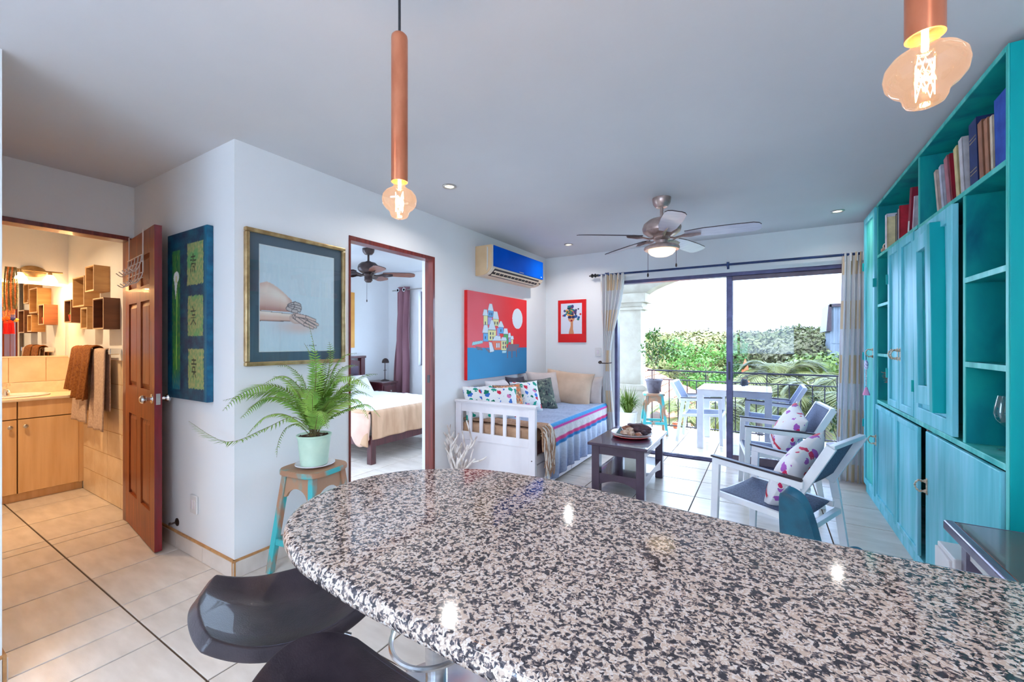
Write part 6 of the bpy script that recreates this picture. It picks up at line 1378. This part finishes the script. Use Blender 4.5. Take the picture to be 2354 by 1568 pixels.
# small tree on stool
so = paint_stool((-1.40, 6.36), math.radians(20), .60, 'teal painted stool holding a black potted tree on the balcony', top=.15)
pt = thing('potted_tree', 'small leafy tree in a dark pot on the balcony stool', 'plant', (-1.395, 6.36, .602))
q = MB(); q.lathe([(.0, .603), (.08, .603), (.115, .775), (.125, .78), (.125, .80), (.113, .80), (.105, .785), (.0, .78)], 28, (-1.395, 6.36, 0)); q.build('pot', mat('black_pot', S(66, 60, 70), S(92, 86, 96), rough=.6, scale=14, lo=.5, hi=.7), pt, smooth=True)
q = MB(); r_ = random.Random(2)
stems = [[(-1.395, 6.36, 0.78), (-1.395, 6.36, 0.95), (-1.425, 6.34, 1.1), (-1.475, 6.32, 1.24)], [(-1.395, 6.36, 0.95), (-1.355, 6.36, 1.08), (-1.325, 6.34, 1.2), (-1.265, 6.32, 1.28)], [(-1.425, 6.34, 1.1), (-1.395, 6.34, 1.25), (-1.395, 6.32, 1.38), (-1.395, 6.31, 1.48)], [(-1.325, 6.34, 1.2), (-1.225, 6.34, 1.24), (-1.145, 6.34, 1.25)]]
for s_ in stems: q.tube(crom(s_, 4), .005, 6)
q.build('stem', M['bark'], pt)
q = MB()
for s_ in stems:
    for c in s_[2:]:
        for i in range(55):
            p = Vector(c)+rvec(r_)*.115; leafcard(q, p, rvec(r_)+Vector((0, 0, .1)), Vector((0, 0, 1)), r_.uniform(.05, .08), .03)
lv = q.build('leaves', M['leaf'], pt); lv['kind'] = 'stuff'
# trailing grass plant in white planter by the column
gpn = thing('grassy_planter', 'white planter with long bright green grassy leaves beside the left column', 'plant', (-1.72, 6.15, 0))
q = MB(); q.lathe([(.0, -.004), (.11, -.004), (.13, .30), (.14, .31), (.14, .33), (.12, .33), (.0, .30)], 24, (-1.72, 6.15, 0)); q.build('planter', M['porc'], gpn, smooth=True)
def blades(name, parent, c, n_, L0, L1, m, seed, w_=.012, up=.9, spread=1.0, seg=5):
    r = random.Random(seed); q = MB()
    for i in range(n_):
        a = r.uniform(0, 2*PI); l_ = r.uniform(L0, L1); e = Vector((math.cos(a), math.sin(a), 0)); o_ = Vector(c)+e*r.uniform(0, .05); k = r.uniform(.3, 1)*spread; vs_ = []
        sd = Vector((-e.y, e.x, 0))
        for j in range(seg+1):
            t_ = j/seg; p = o_+e*(k*l_*t_*.75)+Vector((0, 0, l_*(up*t_-.95*k*t_*t_))); ww = w_*(1-t_)**.7*.5+.0006; vs_ += [p-sd*ww, p+sd*ww]
        q.add(vs_, [(2*j, 2*j+1, 2*j+3, 2*j+2) for j in range(seg)])
    o = q.build(name, m, parent); o['kind'] = 'stuff'; return o
blades('grass_leaves', gpn, (-1.72, 6.15, .31), 300, .35, .64, M['leafb'], 4, spread=.8)
# potted shrub at the right behind the glass
ps = thing('potted_shrub', 'leafy shrub in a grey pot behind the right curtain edge', 'plant', (.70, 5.72, 0))
q = MB(); q.lathe([(.0, -.005), (.085, -.005), (.11, .20), (.12, .21), (.12, .235), (.10, .235), (.0, .22)], 24, (.70, 5.72, 0)); q.build('pot', mat('grey_pot', S(178, 168, 166), S(158, 148, 148), rough=.7, scale=12), ps, smooth=True)
q = MB(); r_ = random.Random(6)
for k in range(9):
    a = r_.uniform(0, 2*PI); e = Vector((.70+.22*math.cos(a), 5.78+.20*math.sin(a), r_.uniform(.6, 1.12))); b0 = Vector((.70, 5.72, .22)); C = crom([b0, b0.lerp(e, .5)+Vector((0, 0, .1)), e], 6)
    q.tube(C, .004, 5, mi=1)
    for i in range(90):
        p = C[r_.randint(3, len(C)-1)]+rvec(r_)*.09; leafcard(q, p, rvec(r_)+Vector((0, 0, .2)), Vector((0, 0, 1)), r_.uniform(.035, .07), .024, 0)
sh = q.build('foliage', [M['leaf'], M['bark']], ps); sh['kind'] = 'stuff'
# small pots at the railing foot
for k, (x, c, lb) in enumerate(((-1.20, (214, 120, 80), 'small terracotta pot at the railing foot'), (-1.02, (226, 214, 190), 'small cream pot at the railing foot'))):
    q = MB(); q.lathe([(.0, -.005), (.03, -.005), (.042, .075), (.046, .08), (.046, .09), (.0, .085)], 16, (x, 6.96, 0)); tag(q.build('flower_pot', mat('pot_clay', S(*c), rough=.8, scale=10), smooth=True), lb, 'pot', 'small pots by the railing')
# ------------------------------------------------------------------ beyond the balcony
GZ = -3.3
def ground(x, y): return GZ+max(0, y-36)*.022+.8*sm(34, 60, y)*n3(x*.04, y*.04, 3)
q = MB(); q.grid(lambda u, v: (-60+130*u, 7.4+142*v*v*1.0, ground(-60+130*u, 7.4+142*v*v)), 50, 50)
struct('ground', q, mat('dry_ground', S(150, 148, 96, .5), S(112, 124, 72, .5), rough=1, scale=.4, detail=8), 'grassy ground below the balcony')
q = MB(); q.grid(lambda u, v: (-160+380*u, 150+60*v, -4+(8.5+2.5*n3(u*5+2, 1)+6*sm(.45, .62, u)+1.5*n3(u*14, 6))*sm(0, 1, v)), 80, 6)
struct('hills', q, mat('far_hills', S(150, 150, 140, .6), S(120, 126, 118, .6), rough=1, scale=.08, detail=8), 'distant wooded hills')
M['canopy'] = mat('dry_forest', S(200, 192, 122, .31), S(118, 132, 66, .25), rough=.8, scale=.35, detail=6, spec=.15)
M['canopy2'] = mat('dry_forest_pale', S(206, 194, 144, .32), S(142, 138, 90, .27), rough=.8, scale=.35, detail=6, spec=.15)
r_ = random.Random(12); q = MB(); q2 = MB(); nc = 0
for k in range(620):
    y = 20+62*r_.random()**1.2; x = r_.uniform(-.62*y-4, .36*y+6)
    if y < 27 and -6 < x < 4.5: continue
    gz = ground(x, y); top = (1.34+y*(.013+.016*n3(x*.09, y*.05, 4)+r_.uniform(-.010, .010))) if y > 32 else r_.uniform(-1.8, .5)
    R_ = min(r_.uniform(1.2, 2.3)*(1+.008*y), (top-gz)/1.6); hz = top-R_*.72
    tgt = q if r_.random() < .62 else q2
    n_ = int(300*(26/y)**.5)+60; sz = .12+.0050*y
    for i in range(n_):
        v = rvec(r_).normalized()
        if v.z < -.35: v.z = -v.z
        p = Vector((x, y, hz))+Vector((v.x*R_, v.y*R_, v.z*R_*.75))*(r_.uniform(.80, 1.06)+.10*n3(v.x*3+k, v.y*3, v.z*3))
        leafcard(tgt, p, rvec(r_).cross(v)+v*.25*r_.random(), v+rvec(r_)*.5, sz*r_.uniform(.8, 1.5), sz*.75)
f1 = q.build('forest_canopy', M['canopy']); tag(f1, 'green dry forest canopy covering the hillside beyond the balcony', 'forest', kind='stuff')
f2 = q2.build('pale_forest_canopy', M['canopy2']); tag(f2, 'paler leafless looking tree crowns scattered over the hillside', 'forest', kind='stuff')
def tree(x, y, gz, h, R_, label, m, n_=2600, sz=.15, seed=1):
    o = thing('leafy_tree', label, 'tree', (x, y, gz), 0, 'trees beyond the balcony'); r = random.Random(seed)
    q = MB(); q.tube([(x, y, gz), (x+.1, y, gz+h*.5), (x, y, gz+h*.85)], [.16, .12, .05], 8); q.build('trunk', M['bark'], o)
    q = MB(); cl_ = [Vector((x, y, gz+h))+Vector((r.uniform(-1, 1)*R_*.8, r.uniform(-1, 1)*R_*.6, r.uniform(-.9, .35)*R_)) for _ in range(16)]
    for i in range(n_):
        c = r.choice(cl_); v = rvec(r).normalized(); p = c+Vector((v.x, v.y, v.z*.8))*R_*.42*r.uniform(.6, 1.05); leafcard(q, p, rvec(r).cross(v), v+rvec(r)*.5, sz*r.uniform(.7, 1.4), sz*.55)
    l_ = q.build('crown', m, o); l_['kind'] = 'stuff'
tree(2.05, 17.0, GZ, 3.55, 1.55, 'bright leafy tree rising behind the palms, right of the door stile', M['leafb'], 3600, .16, 3)
tree(-2.9, 26.6, GZ, 3.9, 2.0, 'leafy tree behind the palms, left of the door stile', M['leaf'], 2600, .2, 5)
# palms
def palm(x, y, gz, h, n_, L_, label, m, seed):
    o = thing('palm', label, 'palm', (x, y, gz), 0, 'palms beyond the railing'); r = random.Random(seed)
    q = MB(); q.tube([(x, y, gz), (x+.08, y, gz+h*.5), (x, y, gz+h)], [.09, .07, .05], 8); q.build('trunk', M['bark'], o)
    for i in range(n_):
        a = 2*PI*i/n_+r.uniform(-.2, .2); e = Vector((math.cos(a), math.sin(a), 0)); el = r.uniform(.5, 1.25); l_ = L_*r.uniform(.8, 1.1); b0 = Vector((x, y, gz+h))
        pts = [b0+e*(l_*t_*math.cos(el)*1.05)+Vector((0, 0, l_*(t_*math.sin(el)-.75*t_*t_))) for t_ in (0, .25, .5, .75, 1)]
        C = crom(pts, 8); q = MB(); q.tube(C[::2]+[C[-1]], .010, 4, mi=0); sd = Vector((-e.y, e.x, 0))
        for j in range(3, len(C)):
            d = (C[j]-C[j-1]).normalized(); t_ = j/len(C); ll = l_*.30*math.sin(PI*min(1, .15+.85*t_))**.6
            for k in (0, .5):
                p = C[j-1].lerp(C[j], k)
                for s_ in (-1, 1): leafcard(q, p, sd*s_+d*.75+Vector((0, 0, -.35+r.uniform(-.15, .15))), Vector((0, 0, 1)), ll*r.uniform(.85, 1.1), .032)
        q.build('frond', m, o)
M['palm'] = mat('palm_green', S(200, 194, 104, .38), S(146, 156, 66, .34), rough=.45, scale=2, spec=.35, rnd=.12)
for k, (x, y, h, n_, L_, lb) in enumerate([(-1.15, 9.0, 3.1, 13, 1.7, 'palm with drooping fronds left of the balcony table'), (-.1, 10.4, 3.1, 13, 1.7, 'palm behind the balcony table'), (.95, 9.2, 3.4, 14, 1.8, 'palm behind the right balcony chair'), (1.75, 10.2, 3.7, 13, 1.9, 'tallest palm near the right curtain'), (.35, 12.2, 3.7, 13, 1.9, 'farther palm between the two chairs'), (2.6, 12.0, 3.9, 13, 2.0, 'far palm at the right near the grey tower'), (-1.75, 8.9, 2.3, 12, 1.5, 'low palm at the left before the terracotta roof')]):
    palm(x, y, GZ, h, n_, L_, lb, M['palm'], 20+k)
# terracotta roof of neighbouring house
M['terra'] = mat('terracotta', S(226, 140, 108, .6), S(196, 104, 76, .6), rough=.8, scale=3, detail=6)
hs = thing('neighbour_house', 'neighbouring house with terracotta tiled roof below the balcony on the left', 'house', (-5.5, 13, GZ))
RX0, RX1, RY0, RY1 = -9.6, -1.45, 10.2, 15.5
def roofz(x, y): return 1.25-.46*(x+5.5) if x > -5.5 else 1.25+.46*(x+5.5)
q = MB(); q.box(RX0+.4, RX1-.5, RY0+.5, RY1-.5, GZ, -.9); q.build('walls', M['stucco'], hs)
nrow = 16
for side in (0, 1):
    for i in range(nrow):
        xa = -5.5+(RX1+5.5)*i/nrow if side == 0 else -5.5+(RX0+5.5)*i/nrow; xb = -5.5+(RX1+5.5)*(i+1.12)/nrow if side == 0 else -5.5+(RX0+5.5)*(i+1.12)/nrow
        q = MB(); q.grid(lambda u, v: (xa+(xb-xa)*v, RY0+(RY1-RY0)*u, roofz(xa+(xb-xa)*v, 0)+.05*abs(math.sin(PI*24*u))+.035*(1-v)*0+.04*v), 96, 1); q.build('tile_course', M['terra'], hs, solid=.015)
q = MB(); q.tube([(-5.5, RY0, 1.32), (-5.5, RY1, 1.32)], .12, 10); q.build('ridge', M['terra'], hs)
q = MB(); q.box(RX1-.10, RX1-.05, RY0, RY1, -.85, -.66); q.build('fascia', M['mahog'], hs)
# pool
M['water'] = mat('pool_water', S(96, 176, 220), S(70, 150, 204), rough=.06, scale=2, bump=.1, bs=3)
pl = thing('swimming_pool', 'pale blue swimming pool below the balcony', 'pool', (-1.2, 22, GZ))
q = MB(); q.box(-5.5, 3.5, 19.2, 24.5, GZ-.3, GZ+.10); q.build('pool_deck', mat('deck_stone', S(226, 206, 186), S(206, 184, 160), rough=.8, scale=2), pl)
q = MB(); q.box(-4.6, 2.6, 20.2, 23.6, GZ+.10, GZ+.13); q.build('water', M['water'], pl)
# grey tower
tw_ = thing('grey_tower', 'grey weathered metal clad tower seen through the right glass pane', 'tower', (4.9, 31.5, GZ))
M['zinc'] = mat('weathered_zinc', S(158, 166, 168, .6), S(126, 134, 138, .6), rough=.6, metal=.2, scale=.9, detail=8, st=(1, 1, .4))
q = MB(); q.box(3.3, 6.6, 30.2, 33, GZ-.2, 3.4); q.build('body', M['zinc'], tw_)
for k in range(3): q = MB(); q.grid(lambda u, v: (3.25+3.4*u, 30.17+.025*math.sin(u*90), GZ+.2+2.2*k+2.16*v), 120, 1); q.build('sheet', M['zinc'], tw_)
q = MB(); q.prism([(3.05, 2.0), (3.3, 2.0), (3.3, 3.55), (3.15, 3.5)], lambda u, v, d: (u, d, v), 30.0, 33.2); q.box(3.2, 6.8, 30.0, 33.2, 3.4, 3.58); q.build('roof_edge', M['darkmetal'], tw_)
# patio umbrella tip
um = thing('orange_parasol', 'closed orange parasol standing beyond the railing', 'parasol', (-.62, 18.0, GZ))
q = MB(); q.cyl((-.62, 18, GZ+.1), (-.62, 18, .55), .03, n=8); q.build('pole', M['white'], um); q = MB(); q.lathe([(.0, .75), (.10, .45), (.17, -.3), (.12, -.7), (.0, -.75)], 10, (-.62, 18, 0)); q.build('folded_canopy', mat('orange_canvas', S(232, 110, 60), S(206, 86, 44), rough=.8, scale=8), um)
